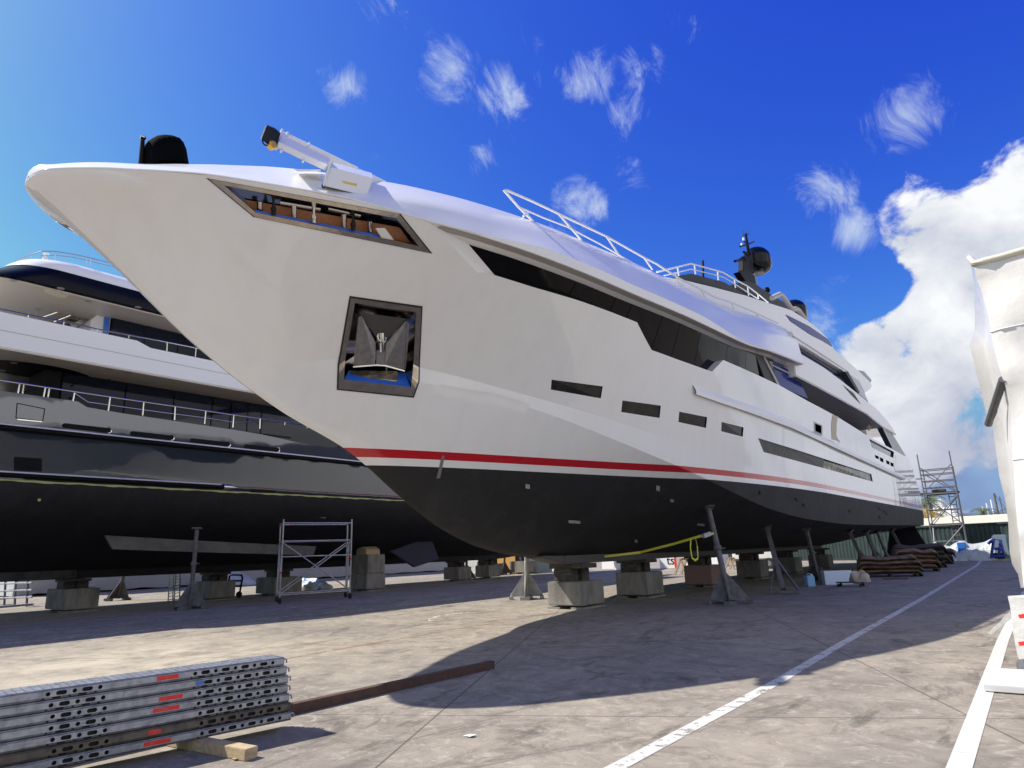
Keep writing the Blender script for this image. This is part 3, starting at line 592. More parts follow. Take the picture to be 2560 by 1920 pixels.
MB().loft2(q, [p+Vector((-.02, 0, 0)) for p in q]).build('white_cloth', 'white_deck', fz, smooth=0)

# bulwark and the long fascia: a loft of lengthwise curves
bt = lambda Y: max(bs(Y)-.24-.93*sm((Y-3.2)/3.0)+.2*sm((Y-9)/4), .02)
Tz = pchip([(2.70, 7.60), (2.81, 7.67), (3.03, 7.69), (3.79, 7.82), (4.46, 8.07), (5.19, 8.37), (6.03, 8.65), (7.13, 8.83), (8.75, 9.09), (10, 9.22), (12, 9.30), (14, 9.38), (17, 9.55), (20.3, 9.73), (22.7, 9.92), (26.2, 10.52), (28.6, 10.83), (31, 11.07)])
be = lambda Y: max(bs(Y)-.19-.11*sm((Y-6)/5), bs(Y)*.66)
Ez = pchip([(2.70, 7.57), (2.72, 7.63), (2.78, 7.65), (3.03, 7.66), (3.75, 7.74), (4.2, 7.80), (4.7, 7.84), (5.6, 7.88), (6.2, 7.91), (6.85, 7.97), (7.61, 8.10), (8.48, 8.25), (9.48, 8.37), (11, 8.46), (12.84, 8.52), (15.7, 8.61), (18.6, 8.74), (22, 9.1), (26.6, 9.70), (29.2, 9.95)])
Fl = [(2.70, 7.49), (2.76, 7.48), (3.0, 7.47), (3.5, 7.51), (4.04, 7.58), (4.6, 7.64), (5.5, 7.66), (6.8, 7.70), (8.7, 7.67), (10.5, 7.69), (13.7, 7.71), (17.4, 7.80), (20.6, 7.89), (23.5, 8.2), (27.9, 8.60)]
Fz = pchip(Fl)
bF = lambda Y: hb(Y, Fz(Y)) + .012 + .10*sm((Y-7.6)/1.6)
F1z = lambda Y: Fz(Y) + .02 + .20*sm((Y-8.8)/2.5)*(1-.9*sm((Y-17.5)/3.5))
def build_bulwark():
    TT = np.concatenate([np.linspace(0, 1, 16)**2*.045, np.linspace(.05, 1, 90)])
    rows = []
    for t in TT:
        Yf, Ye, Yt = 2.70+t*(27.65-2.70), 2.70+t*(29.2-2.70), 2.70+t*(30.2-2.70)
        Yi = Yf
        s_in = sm((Yf-7.8)/1.0)
        row = [(bF(Yf)-.02-.5*s_in, Yi, Fz(Yf)-.03*s_in+.0), (bF(Yf), Yf, Fz(Yf)), (bF(Yf)+.025*s_in, Yf, F1z(Yf))]
        a = row[-1]; e = (be(Ye), Ye, Ez(Ye)); tp = (bt(Yt), Yt, Tz(Yt))
        for f in (.25, .5, .75):
            bul = 0
            row.append((a[0]+(e[0]-a[0])*f+bul, a[1]+(e[1]-a[1])*f, a[2]+(e[2]-a[2])*f))
        row.append(e)
        for f in (.3, .65):
            bul = .05*math.sin(math.pi*f)*sm((Yf-6)/5)
            row.append((e[0]+(tp[0]-e[0])*f, e[1]+(tp[1]-e[1])*f, e[2]+(tp[2]-e[2])*f+bul))
        row.append(tp)
        row.append((tp[0]*.5, Yt, tp[2]-.01)); row.append((0, Yt, tp[2]-.02))
        rows.append([Vector((XK+max(x, 0), y, z)) for x, y, z in row])
    full = [[Vector((2*XK-p.x, p.y, p.z)) for p in r[:-1]]+r[::-1] for r in rows]
    mb = MB(); mb.grid(full); mb.poly(full[0]); mb.poly(full[-1])
    return mb.build('bulwark', 'white', WY, smooth=28, weld=2e-4)
build_bulwark()
# soffit strip under the fascia
def side_strip(name, Y0, Y1, zl, zh, off, m, parent, n=None, thick=.03):
    n = n or max(2, int((Y1-Y0)/.5)+1); lo, hi = [], []
    for Y in np.linspace(Y0, Y1, n):
        lo.append(Vector((XK+hb(Y, zl(Y))+off, Y, zl(Y)))); hi.append(Vector((XK+hb(Y, zh(Y))+off, Y, zh(Y))))
    mb = MB(); sh = Vector((-thick, 0, 0)); mb.grid([lo, hi, [p+sh for p in hi], [p+sh for p in lo], lo])
    return mb.build(name, m, parent, smooth=30)
zg1 = lambda Y: Fz(Y)+.02
s_ = MB(); lo, hi = [], []
for Y in np.linspace(8.3, 27.6, 50):
    lo.append(Vector((XK+bF(Y)-.03, Y, Fz(Y)-.012))); hi.append(Vector((XK+bF(Y)-.6, Y, Fz(Y)-.014)))
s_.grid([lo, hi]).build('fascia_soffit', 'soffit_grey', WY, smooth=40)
side_strip('window_frame', 8.6, 25.2, lambda Y: min(ztop(Y), 7.5)-.12, lambda Y: Fz(Y)-.0, -.32, 'black', WY, thick=.1)
gl = [8.75, 12.34, 13.9, 14.6, 16.1, 17.1, 18.4, 20.4, 22, 23.3, 24.9]
for a, b in zip(gl[:-1], gl[1:]):
    side_strip('window_pane', a+.012, b-.012, lambda Y: min(ztop(Y), 7.5)-.11, lambda Y: Fz(Y)-.03, -.27, 'glass', WY, n=6, thick=.02)
rp = [cast(1068, 552, -.004), cast(1146, 581, -.26), cast(1262, 718, -.26), cast(1218, 712, -.012)]
MB().loft2(rp, [p+Vector((-.02, .02, 0)) for p in rp]).build('recess_panel', 'white', WY, smooth=0)
# dark pillar and glass under the fascia's aft end
def slab(name, px, X, depth, m, parent, bevel=0, smooth=0):
    pts = [at_x(x, y, X) for x, y in px]
    return MB().prism(pts, (-depth, 0, 0)).build(name, m, parent, smooth=smooth, bevel=bevel)
slab('side_pillar', [(1886, 880), (1912, 880), (1951, 962), (1912, 946)], -7.02, .5, 'soffit_dark', WY)
slab('pillar_edge', [(1909, 892), (1913, 893), (1951, 965), (1945, 963)], -6.98, .04, 'soffit_grey', WY)
slab('side_glass', [(1915, 894), (1992, 936), (2020, 996), (1951, 966)], -7.12, .04, 'sky_blue_glass', WY)
slab('glass_rim', [(1921, 906), (1990, 940), (1990, 943), (1923, 910)], -7.05, .06, 'soffit_grey', WY)
# aft decks, each a full-width slab
MX = lambda X: 2*(X-XK)
slab('upper_bulwark', [(1990, 939), (1985, 900), (2001, 883), (2059, 917), (2101, 948), (2146, 984), (2171, 1005), (2186, 1016), (2198, 1027.5), (2212, 1043), (2226, 1061), (2236, 1077), (2242, 1088), (2236, 1084), (2206, 1066.5), (2167, 1035), (2104, 1000), (2053, 972)], -6.85, MX(-6.85), 'white', WY, bevel=.04, smooth=30)
lo_s = [at_x(1992, 942, -6.9), at_x(2053, 974, -6.9), at_x(2104, 1002, -6.9), at_x(2167, 1037, -6.9), at_x(2206, 1068, -6.9)]
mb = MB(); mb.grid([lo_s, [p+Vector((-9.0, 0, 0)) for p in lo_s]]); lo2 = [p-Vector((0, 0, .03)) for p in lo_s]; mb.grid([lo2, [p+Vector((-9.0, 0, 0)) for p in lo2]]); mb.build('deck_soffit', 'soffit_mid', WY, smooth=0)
MB().box((XK, 36, 7.6), (6.4, 23, 1.5)).build('saloon_wall', 'blue_glass', WY)
slab('aft_pillar', [(2206, 1066), (2210, 1069), (2232, 1086), (2265, 1140), (2237, 1125)], -6.97, .25, mat('grey_pillar_paint', (.20, .19, .20), .3), WY)
slab('pillar_glass', [(2205, 1067), (2211, 1071), (2238, 1124), (2231, 1120)], -6.93, .3, 'blue_glass', WY)
slab('upper_window', [(1992, 856), (2010, 866), (2111, 931), (2150, 962), (2152, 990), (2101, 950), (2059, 920), (2001, 886)], -7.55, MX(-7.55), 'sky_blue_glass', WY)
slab('window_dark_strip', [(1993, 857), (2112, 932), (2146, 962), (2146, 972), (2100, 940), (2000, 876)], -7.5, .05, 'soffit_dark', WY)  # dark strip along the upper edge of the window
slab('upper_overhang', [(1979, 828), (2010, 838), (2046, 851), (2081, 868.5), (2146, 926), (2172, 951), (2180, 963), (2177, 972), (2162, 983), (2149, 954), (2112, 930), (2060, 897), (2010, 866), (1990, 856)], -7.3, MX(-7.3), 'white', WY, bevel=.03, smooth=30)
slab('overhang_groove', [(1984, 839), (2060, 888), (2118, 927), (2120, 930), (2060, 892), (1985, 843)], -7.29, .05, 'soffit_grey', WY)
slab('overhang_step', [(1985, 845), (2060, 893), (2150, 957), (2149, 953), (2060, 886), (1984, 838)], -7.4, .2, 'soffit_grey', WY)
slab('aft_stay', [(2113, 929), (2120, 928), (2150, 981), (2146, 984)], -7.1, .3, 'soffit_dark', WY)
slab('wing_panel', [(2125, 938), (2149, 953), (2171, 1005), (2146, 983)], -7.2, .1, mat('blue_grey_panel', (.22, .23, .34), .2), WY)
slab('wheelhouse', [(1640, 712), (1652, 698), (1667, 691), (1718, 700), (1775, 714), (1835, 729.5), (1871, 739), (1918, 754.5), (1982, 775), (2016, 797), (2045, 820), (2066, 840), (2074, 850), (2082, 866), (2086, 880), (2046, 856), (2000, 850), (1940, 830), (1800, 790)], -8.0, MX(-8.0), 'white', WY, bevel=.06, smooth=30)
slab('sky_window', [(1966, 787), (1985, 796), (2024, 816), (2072, 849), (2081, 866), (2060, 853), (2027, 836), (1978, 803)], -7.97, .03, 'sky_blue_glass', WY)
slab('windscreen', [(1688, 700), (1700, 688.5), (1728.6, 683.5), (1770, 694), (1812, 705), (1840, 722), (1873, 740), (1835, 731), (1739, 706)], -8.4, MX(-8.4), 'soffit_dark', WY, bevel=.02, smooth=30)
slab('hardtop', [(1828, 715), (1862, 702), (1888, 708), (1930, 737), (1985, 768), (1950, 770), (1900, 752)], -9.4, MX(-9.4), mat('dark_bronze_hardtop', (.022, .021, .02), .5, spec=.2), WY, bevel=.03, smooth=30)
for k in range(5):
    a0, a1 = (2108+k*4.6, 963+k*5.2), (2137+k*3.6, 985+k*5.8)
    slab('louvre', [a0, a1, (a1[0], a1[1]+1.1), (a0[0], a0[1]+1.1)], -6.835, .02, 'soffit_dark', WY)
slab('aft_tender', [(2148, 925), (2160, 927), (2179, 948), (2179, 955), (2172, 962), (2152, 940)], -7.6, 3.2, mat('grey_cover', (.38, .40, .42), .5, bump=(6, .5, .03)), WY, bevel=.05, smooth=30)
q = [(2082, 1037), (2095, 1041), (2092, 1058), (2091, 1090), (2101, 1106), (2092, 1101), (2080, 1098), (2079, 1060)]
MB().loft2([cast(x, y, .012) for x, y in q], [cast(x, y, .002) for x, y in q]).build('peeled_film', mat('cream_peeling_film', (.58, .53, .38), .7, bump=(9, .5, .02)), WY, smooth=0)
slab('soffit_stain', [(2170, 1064), (2180, 1050), (2186, 1062), (2172, 1078)], -7.3, .02, mat('brown_torn_lining', (.36, .25, .13), .8, bump=(9, .8, .05)), WY)
# transom details
slab('stern_wing', [(2266, 1150), (2279, 1160), (2271, 1164), (2283, 1173), (2283, 1190), (2270, 1170)], -6.95, .12, mat('grey_stern_panel', (.35, .38, .42), .2), WY)
slab('swim_step', [(2272, 1196), (2288, 1204), (2296, 1226), (2296, 1237), (2286, 1236)], -7.0, MX(-7.0), 'white', WY, bevel=.05, smooth=30)
# rails
def rail(name, top, mid, posts, pos, r, m, parent):
    rl_ = thing_part = MB()
    rl_.tube([pos(x, y) for x, y in top], r, 8)
    o = rl_.build(name, m, parent)
    if mid: MB().tube([pos(x, y) for x, y in mid], r*.7, 8).build('mid_rail', m, o)
    for a, b in posts: MB().tube([pos(*a), pos(*b)], r*.9, 8).build('stanchion', m, o)
    return o
def on_curve(bf):
    def fn(x, y):
        d = sight(x, y); prev = None
        for t in np.arange(8, 60, .02):
            p = EYEP+d*t
            gv = p[0]-(XK+bf(p[1]))
            if prev is not None and gv < 0 <= prev: return Vector(p)
            prev = gv
        return at_x(x, y, XK+bf(30))
    return fn
pos1 = on_curve(lambda Y: bt(Y)-.02)
rail('bow_rail', [(1333, 553), (1296, 517), (1259, 475), (1268, 476), (1330, 503), (1396, 534), (1516, 591), (1610, 644), (1640, 659), (1700, 697), (1754, 724.5), (1788, 743.5), (1828, 756), (1889, 782), (1945, 808)],
     [(1298, 518), (1360, 545), (1418, 567), (1500, 610), (1600, 668), (1640, 690)],
     [((1396, 534), (1455, 602)), ((1516, 591), (1547, 637)), ((1610, 644), (1631, 674)), ((1688, 687), (1699, 710)), ((1754, 724.5), (1762, 742)), ((1828, 756), (1835, 771)), ((1889, 782), (1895, 792)), ((1320, 533), (1308, 541))], pos1, .03, 'white_metal', WY)
posx = lambda x, y: at_x(x, y, -8.25)
rail('deck_rail', [(1642, 680), (1694, 667.6), (1727.7, 659.4), (1794, 677), (1807, 681), (1836, 698), (1870, 716), (1895, 735), (1920, 756)],
     [(1660, 689), (1728, 673), (1790, 688), (1810, 694), (1840, 712), (1893, 746)],
     [((1694, 668), (1697, 689)), ((1736, 661), (1739, 686)), ((1794, 677), (1796, 701)), ((1836, 698), (1839, 720)), ((1869, 716), (1872, 739)), ((1895, 735), (1896, 747))], posx, .03, 'white_metal', WY)
# mast with dome
c = at_x(1892, 650, XK); up = Vector((0, 0, 1))
mz = lambda zx, zy, dx=0: at_x(1640+zx*.1808, 560+zy*.1808, XK+dx)
mast = MB()
mast.prism([mz(x, y, .35) for x, y in ((1150, 660), (1250, 635), (1360, 700), (1390, 835), (1245, 800))], (-.35, 0, 0))
ms = mast.build('radar_mast', 'black', WY, bevel=.02)
MB().tube([mz(1290, 430), mz(1265, 300), mz(1240, 130)], [.10, .085, .06], 10).build('pole', 'black', ms)
MB().tube([mz(1165, 310, .6), mz(1262, 285), mz(1360, 245, -.6)], .05, 8).build('spreader', 'black', ms)
MB().tube([mz(1262, 285), mz(1215, 235, .2), mz(1208, 215, .2)], .04, 8).build('lamp_arm', 'black', ms)
for x, y in ((1210, 212), (1186, 290)): MB().lathe([(.05, -.08), (.07, 0), (.05, .1), (.0, .11)], mz(x, y, .3), 10).build('nav_lamp', 'white_metal', ms)
MB().tube([mz(1198, 80), mz(1203, 150), mz(1225, 165), mz(1262, 155), mz(1275, 140), mz(1273, 95)], .022, 6).build('antenna', 'black', ms)
MB().tube([mz(1090, 515, .8), mz(1200, 490, .1)], .07, 8).build('radar_bar', 'black', ms)
MB().lathe([(.14, -.2), (.2, -.1), (.2, .12), (.1, .22)], mz(1200, 505), 14).build('radar_gearbox', 'black', ms)
MB().tube([mz(1215, 385, .2), mz(1265, 430)], .07, 8).build('horn', 'black', ms)
MB().prism([mz(x, y, .15) for x, y in ((1210, 490), (1290, 440), (1380, 660), (1280, 690), (1205, 640))], (-.3, 0, 0)).build('mast_arm', 'black', ms, bevel=.02)
dome_prof = lambda r: [(r*.45, -1.05*r), (r*.8, -.85*r), (r*1.02, -.5*r), (r*1.0, -.42*r), (r, 0)]+[(r*math.cos(t), r*math.sin(t)) for t in np.linspace(.2, math.pi/2, 8)]
MB().lathe(dome_prof(.86), mz(1392, 505), 28).build('radome', 'gloss_black', ms, smooth=50)
MB().tube([mz(1360, 690), mz(1390, 840)], .05, 8).build('cable_pipe', 'stand_light', ms)
sd = MB().lathe([(.55, -1.0), (.72, -.9), (.80, 0)]+[(.80*math.cos(t), .80*math.sin(t)) for t in np.linspace(.2, math.pi/2, 8)], at_x(1986, 778, XK+.3), 28).build('satellite_dome', 'gloss_black', WY, smooth=50)
for pts in (((1930, 745), (1950, 735.5), (1958, 742), (1981, 775)), ((1981, 774), (1990, 772), (1998, 777), (2012, 797))):
    MB().tube([at_x(x, y, -8.6) for x, y in pts], .13, 8).build('arch_frame', mat('beige_frame', (.5, .46, .40), .4), WY)
MB().tube([at_x(1758, 692, -9.2), at_x(1757, 652, -9.2)], .05, 8).build('antenna', 'black', WY)
MB().lathe([(.12, -.1), (.16, 0), (.1, .15)], at_x(1918, 726, -9.5), 12).build('search_lamp', 'black', WY)
# black windlass hood and jack staff on the foredeck
hood = MB(); base = at_x(405, 412, -11.3); prof = []
hp = [(359, 425), (361, 380), (364, 365), (372, 353), (385, 346), (402, 343.5), (420, 345), (436, 351), (447, 364), (455, 384), (462, 425)]
rows = []
for k, sc_ in ((-1, .55), (-.8, .85), (-.4, 1), (0, 1.03), (.4, 1), (.8, .85), (1, .55)):
    cen_ = at_x(408, 410, XK)
    rows.append([cen_+(at_x(x, y, XK)-cen_)*sc_+Vector((k*.34, 0, 0)) for x, y in hp])
hood.grid(rows).poly(rows[0]).poly(rows[-1]); hood.build('windlass_hood', mat('black_canvas', (.0025, .003, .004), .9, spec=.03), WY, smooth=60)
MB().tube([at_x(351, 424, XK), at_x(357, 346, XK)], [.045, .035], 10).build('jack_staff', 'black', WY)
MB().lathe([(.05, 0), (.055, .02), (.05, .035)], at_x(357, 346, XK), 12).build('staff_cap', 'chrome', WY)

# telescopic crane on the foredeck
kz = lambda zx, zy, X: at_x(500+zx*.2712, 280+zy*.2712, X)
KX = -8.72
cr_ = MB()
cr_.loft2([kz(x, y, KX) for x, y in ((1205, 508), (1600, 612), (1535, 778), (1142, 682))], [kz(x, y, KX-.55) for x, y in ((1212, 462), (1588, 562), (1540, 700), (1160, 620))])
crane = cr_.build('deck_crane', 'white_metal', WY, bevel=.012)
MB().loft2([kz(x, y, KX+.008) for x, y in ((1196, 456), (1216, 466), (1146, 690), (1128, 676))], [kz(x, y, KX-.5) for x, y in ((1196, 452), (1216, 462), (1146, 660), (1128, 650))]).build('end_plate', 'white_metal', crane, bevel=.005)
MB().prism([kz(x, y, KX+.006) for x, y in ((1312, 632), (1448, 662), (1444, 682), (1316, 652))], (-.02, 0, 0)).build('warning_label', 'label_yellow', crane, smooth=0)
for zx, zy in ((1138, 682), (1538, 774)): MB().lathe([(.03, -.03), (.035, 0), (.03, .03)], kz(zx, zy, KX-.03), 10).build('rubber_foot', 'rubber', crane)
AX = -9.15
MB().loft2([kz(x, y, AX) for x, y in ((722, 275), (1180, 490), (1160, 548), (706, 330))], [kz(x, y, AX-.42) for x, y in ((762, 170), (1215, 400), (1195, 470), (735, 270))]).build('boom', 'white_metal', crane, bevel=.01)
MB().loft2([kz(x, y, AX-.3) for x, y in ((800, 205), (1460, 512), (1440, 560), (830, 290))], [kz(x, y, AX-.5) for x, y in ((800, 190), (1460, 508), (1440, 560), (830, 290))]).build('outer_boom', 'white_metal', crane, bevel=.01)
MB().loft2([kz(x, y, AX-.2) for x, y in ((1440, 520), (1600, 590), (1720, 640), (1540, 640))], [kz(x, y, AX-.6) for x, y in ((1440, 510), (1590, 575), (1715, 637), (1540, 640))]).build('boom_fairing', 'white', crane, bevel=.01)
for a_, b_ in (((756, 164), (704, 340)), ((808, 190), (748, 365)), ((1008, 288), (950, 458))):
    MB().bar(kz(a_[0], a_[1], AX-.40), kz(b_[0], b_[1], AX+.02), .05, .03, up=(0, 1, 0)).build('boom_collar', 'white_metal', crane)
hd = MB().loft2([kz(x, y, AX+.05) for x, y in ((612, 120), (690, 150), (742, 195), (716, 275), (680, 330), (650, 320), (562, 248))], [kz(x, y, AX-.4) for x, y in ((620, 112), (692, 142), (745, 188), (716, 262), (684, 310), (655, 300), (570, 235))]).build('boom_head', 'gloss_black', crane, bevel=.012)
MB().lathe([(.05, -.06), (.075, -.05), (.075, .05), (.05, .06)], kz(662, 305, AX+.05), 14, Matrix.Rotation(R(90), 3, 'Y')).build('sheave', mat('brass', (.5, .3, .08), .3, 1), hd)
MB().loft2([kz(x, y, AX+.06) for x, y in ((604, 122), (616, 122), (566, 250), (556, 246))], [kz(x, y, AX-.41) for x, y in ((612, 112), (622, 114), (574, 238), (564, 234))]).build('head_plate', 'chrome', hd)
MB().tube([kz(x, y, AX) for x, y in ((575, 260), (582, 290), (600, 305), (620, 312), (640, 335))], .012, 6).build('hook_cable', 'black', hd)
MB().loft2([kz(x, y, AX) for x, y in ((860, 525), (1110, 530), (1115, 548), (900, 548))], [kz(x, y, AX-.5) for x, y in ((860, 525), (1110, 530), (1115, 548), (900, 548))]).build('boom_rest', 'white', crane)

# ------------------------------------------------------------------ dark grey yacht on the left
XL, XS = -29.8, -24.8
DY = thing('motor_yacht', 'dark grey motor yacht with white upper decks standing behind the white bow', 'yacht', (XL, 20, 0))
def lb(Y): return 5.0*(1-max((Y-24)/24, 0)**2.2) if Y < 47.9 else .03
bul = lin([(-2, 7.02), (8.2, 7.0), (8.5, 6.85), (9.6, 6.80), (14.7, 6.70), (17, 6.50), (30, 6.6), (48, 7.4)])
def build_grey_hull():
    rows = []
    for Y in list(np.arange(-1, 24, 1.0))+list(np.arange(24, 48.1, .8))+[8.2, 8.5, 9.6]:
        rows.append(Y)
    rows = sorted(rows); out = []
    for Y in rows:
        k = lb(Y)/5.0; rise = 2.5*max((Y-34)/14, 0)**2
        sec = [(0, 1.2+rise), (.45*k, 1.2+rise), (.5*k, 1.5+rise), (2.5*k, 2.3+rise*.8), (4.1*k, 3.0+rise*.6), (4.75*k, 3.6+rise*.3), (4.95*k, 4.1), (5.0*k, 4.3), (5.0*k, 5.0), (5.0*k, 5.9), (5.0*k, bul(Y))]
        h = [Vector((XL+x, Y, z)) for x, z in sec]
        out.append([Vector((2*XL-p.x, p.y, p.z)) for p in h[:0:-1]]+h)
    mb = MB(); mb.grid(out); mb.poly(out[0]); mb.poly(out[-1])
    dk_ = [[Vector((p.x*(1)+(.15 if p.x < XL else -.15), p.y, 5.9)) for p in (r[0], r[-1])] for r in out]; mb.grid(dk_)
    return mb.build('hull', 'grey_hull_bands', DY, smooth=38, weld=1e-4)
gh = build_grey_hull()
xs = lambda x, y, dx=0: at_x(x, y, XS+dx)
def side_tube(name, Y0, Y1, z, r, m, parent, dx=0):
    return MB().tube([(XL+lb(Y)+dx, Y, z) for Y in np.linspace(Y0, Y1, int((Y1-Y0)/1.0)+2)], r, 10).build(name, m, parent)
rr = side_tube('rub_rail', -1, 40, 5.88, .10, 'black', DY, .02); side_tube('steel_strip', -1, 40, 5.97, .035, 'steel_light', rr, .07)
rr = side_tube('rub_rail', -1, 13.6, 4.44, .09, 'black', DY, .02); side_tube('steel_strip', -1, 13.4, 4.52, .032, 'steel_light', rr, .07)
MB().tube([(XS+.02, 13.5, 4.44), (XS+.03, 13.7, 4.44), (XS-.05, 14.15, 4.44)], [.12, .12, .03], 12).build('end_cap', 'chrome', rr)
tp = MB(); ys = np.linspace(-1, 40, 240); tp.grid([[(XL+lb(Y)+.006, Y, 4.245+.012*math.sin(Y*3.1)+.01*math.sin(Y*9.7)) for Y in ys], [(XL+lb(Y)+.006, Y, 4.30+.008*math.sin(Y*5.3)) for Y in ys]]); tp.build('masking_tape', 'yellow_tape', DY, smooth=0)
for (x0, y0, x1, y1) in ((155, 1058, 276, 1078.5), (325, 1078, 433, 1096), (475, 1095.5, 574, 1112.5), (610, 1110.5, 697, 1126)):
    p0, p1 = xs(x0, y0+4), xs(x1, y1); z = (p0.z+p1.z)/2; hh = .085
    pts = []
    for k in range(9): t = math.pi/2+math.pi*k/8; pts.append(Vector((XS+.012, p0.y+hh+hh*math.cos(t), z+hh*math.sin(t))))
    for k in range(9): t = -math.pi/2+math.pi*k/8; pts.append(Vector((XS+.012, p1.y-hh+hh*math.cos(t), z+hh*math.sin(t))))
    fp = MB().prism(pts, (-.03, 0, 0)).build('freeing_port', 'black', DY, smooth=0)
    arc = [Vector((XS+.02, p1.y-hh+(hh+.02)*math.cos(t), z+(hh+.02)*math.sin(t))) for t in np.linspace(-math.pi/2, math.pi/2, 9)]
    MB().tube(arc, .028, 6).build('steel_rim', 'chrome', fp)
for (x0, x1, y0, y1) in ((569, 592, 1218, 1225), (626, 688, 1222, 1231), (35, 105, 1142, 1176)):
    q = [xs(x0, y0, .01), xs(x1, y0+(x1-x0)*.06, .01), xs(x1, y1+(x1-x0)*.04, .01), xs(x0, y1, .01)]
    MB().prism(q, (-.03, 0, 0)).build('hull_grille', 'black', DY, smooth=0)
for x, y in ((158, 1220), (312, 1228), (550, 1240), (794, 1251), (98, 1250)): MB().lathe([(.04, -.03), (.05, 0), (.04, .02)], xs(x, y, -.03), 12, Matrix.Rotation(R(90), 3, 'Y')).build('drain', 'rubber' if x > 100 else 'yellow_tape', DY)
dq = [xs(43, 1008, .008), xs(112, 1022, .008), xs(107, 1053, .008), xs(40, 1045, .008)]
sd_ = MB()
for i in range(4): sd_.bar(dq[i], dq[(i+1) % 4], .02, .02, up=(1, 0, 0))
sd_.build('boarding_gate', 'black', DY, smooth=0); MB().bar(xs(43, 1048.5, .01), xs(105, 1054.5, .01), .03, .03).build('gate_sill', 'chrome', DY)
hr = rail('hand_rail', [(-30, 946), (0, 950.5), (100, 966), (200, 981), (300, 996), (400, 1010.5), (500, 1025), (600, 1039.5), (700, 1053), (791, 1066), (830, 1072)],
     [(187, 983), (219.7, 1004.8), (400, 1030), (526, 1046), (582, 1055), (650, 1055)],
     [((48.8, 961), (44.3, 983)), ((59.7, 962), (56, 984)), ((113, 970), (108.5, 992)), ((123, 972), (119.3, 993)), ((186, 982), (181.7, 1003)), ((274.8, 994), (270, 1028)), ((359, 1006.6), (356, 1039)), ((437.6, 1017.5), (436, 1050)), ((514, 1028), (511, 1060)), ((584, 1037.5), (581.7, 1069)), ((650, 1047), (649, 1072)), ((712, 1055), (711, 1063)), ((768, 1064), (767, 1071))], lambda x, y: xs(x, y, -.06), .032, 'chrome', DY)
# main deck house: panes of dark blue glass
HX = -26.5
y0 = at_x(158, 930, HX).y
MB().box((XL, (y0+34)/2, 7.2), (2*(HX-XL)-.06, 34-y0, 2.5)).build('deck_house', 'black', DY)
edges = [y0]+[at_x(x, 1010, HX).y for x in (310, 433, 530, 577, 620, 655)]+[24, 29, 34]
for a, b in zip(edges[:-1], edges[1:]): MB().box((HX, (a+b)/2, 7.15), (.05, b-a-.05, 2.3)).build('house_window', 'blue_glass', DY)
MB().box((HX-.6, y0-.35, 7.15), (1.6, .5, 2.3)).build('house_pillar', 'black', DY)
for x, y in ((181, 964), (273, 947), (177, 995), (248, 1022)): MB().lathe([(.03, -.03), (.05, 0), (.03, .03)], at_x(x, y, HX+.06), 10).build('glass_button', 'chrome', DY)
# first white deck edge
pf = [(-3, 8.38), (33, 8.38), (36, 8.9), (33, 9.36), (10.35, 9.36), (9.85, 9.53), (-3, 9.53)]
MB().prism([(XS, y, z) for y, z in pf], (2*(XL-XS), 0, 0)).build('boat_deck', 'white', DY, bevel=.03, smooth=30)
MB().box((XS+.002, 15, 8.93), (.01, 36, .018)).build('deck_seam', 'soffit_grey', DY, smooth=0)
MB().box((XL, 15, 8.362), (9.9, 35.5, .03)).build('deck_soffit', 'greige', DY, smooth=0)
hz = [Vector((-25.9+(1.1*math.cos(t)-1.1), at_x(105, 908, -26.5).y+1.7*math.sin(t), 8.34)) for t in np.linspace(0, 2*math.pi, 20)]
MB().prism(hz, (0, 0, .01)).build('soffit_hatch', 'black', DY, smooth=0)
for (x, y) in ((92, 890), (127, 896), (35, 907), (272, 922), (322, 930), (6, 926)): MB().lathe([(.0, -.012), (.10, -.012), (.11, 0)], at_z(x, y, 8.345), 14).build('down_light', 'soffit_grey', DY)
# upper house
UX = -26.4; yu = at_x(279, 800, UX).y
MB().box((XL, (yu+32)/2, 10.0), (2*(UX-XL)-.06, 32-yu, 1.5)).build('upper_house', 'black', DY)
e2 = [yu]+[at_x(x, 830, UX).y for x in (362, 447, 530)]+[18, 23, 28, 32]
for a, b in zip(e2[:-1], e2[1:]): MB().box((UX, (a+b)/2, 10.0), (.05, b-a-.04, 1.42)).build('upper_window', 'blue_glass', DY)
MB().prism([at_x(x, y, UX-.1) for x, y in ((225, 838), (228, 800), (262, 768), (279, 756), (279, 835))], (-1.5, 0, 0)).build('house_corner', 'white_deck', DY, smooth=0)
MB().prism([at_x(x, y, UX-.05) for x, y in ((258, 834), (262, 790), (268, 777), (277, 775), (271, 834))], (-.06, 0, 0)).build('corner_glass', mat('blue_lit_panel', (.05, .18, .62), .2), DY, smooth=0)  # blue light on the corner panel is painted as its colour
rail('boat_deck_rail', [(-20, 769), (0, 772), (71, 787), (155, 803), (245, 823), (324, 838), (400, 852), (500, 872), (585, 890)], None,
     [((71, 787), (70, 798)), ((160, 804), (158, 815)), ((243.5, 822), (242.5, 830)), ((323, 838), (321, 846)), ((418, 855), (417, 878)), ((490, 870), (488, 892)), ((557, 884), (556, 906))], lambda x, y: xs(x, y, -.15), .025, 'chrome', DY)
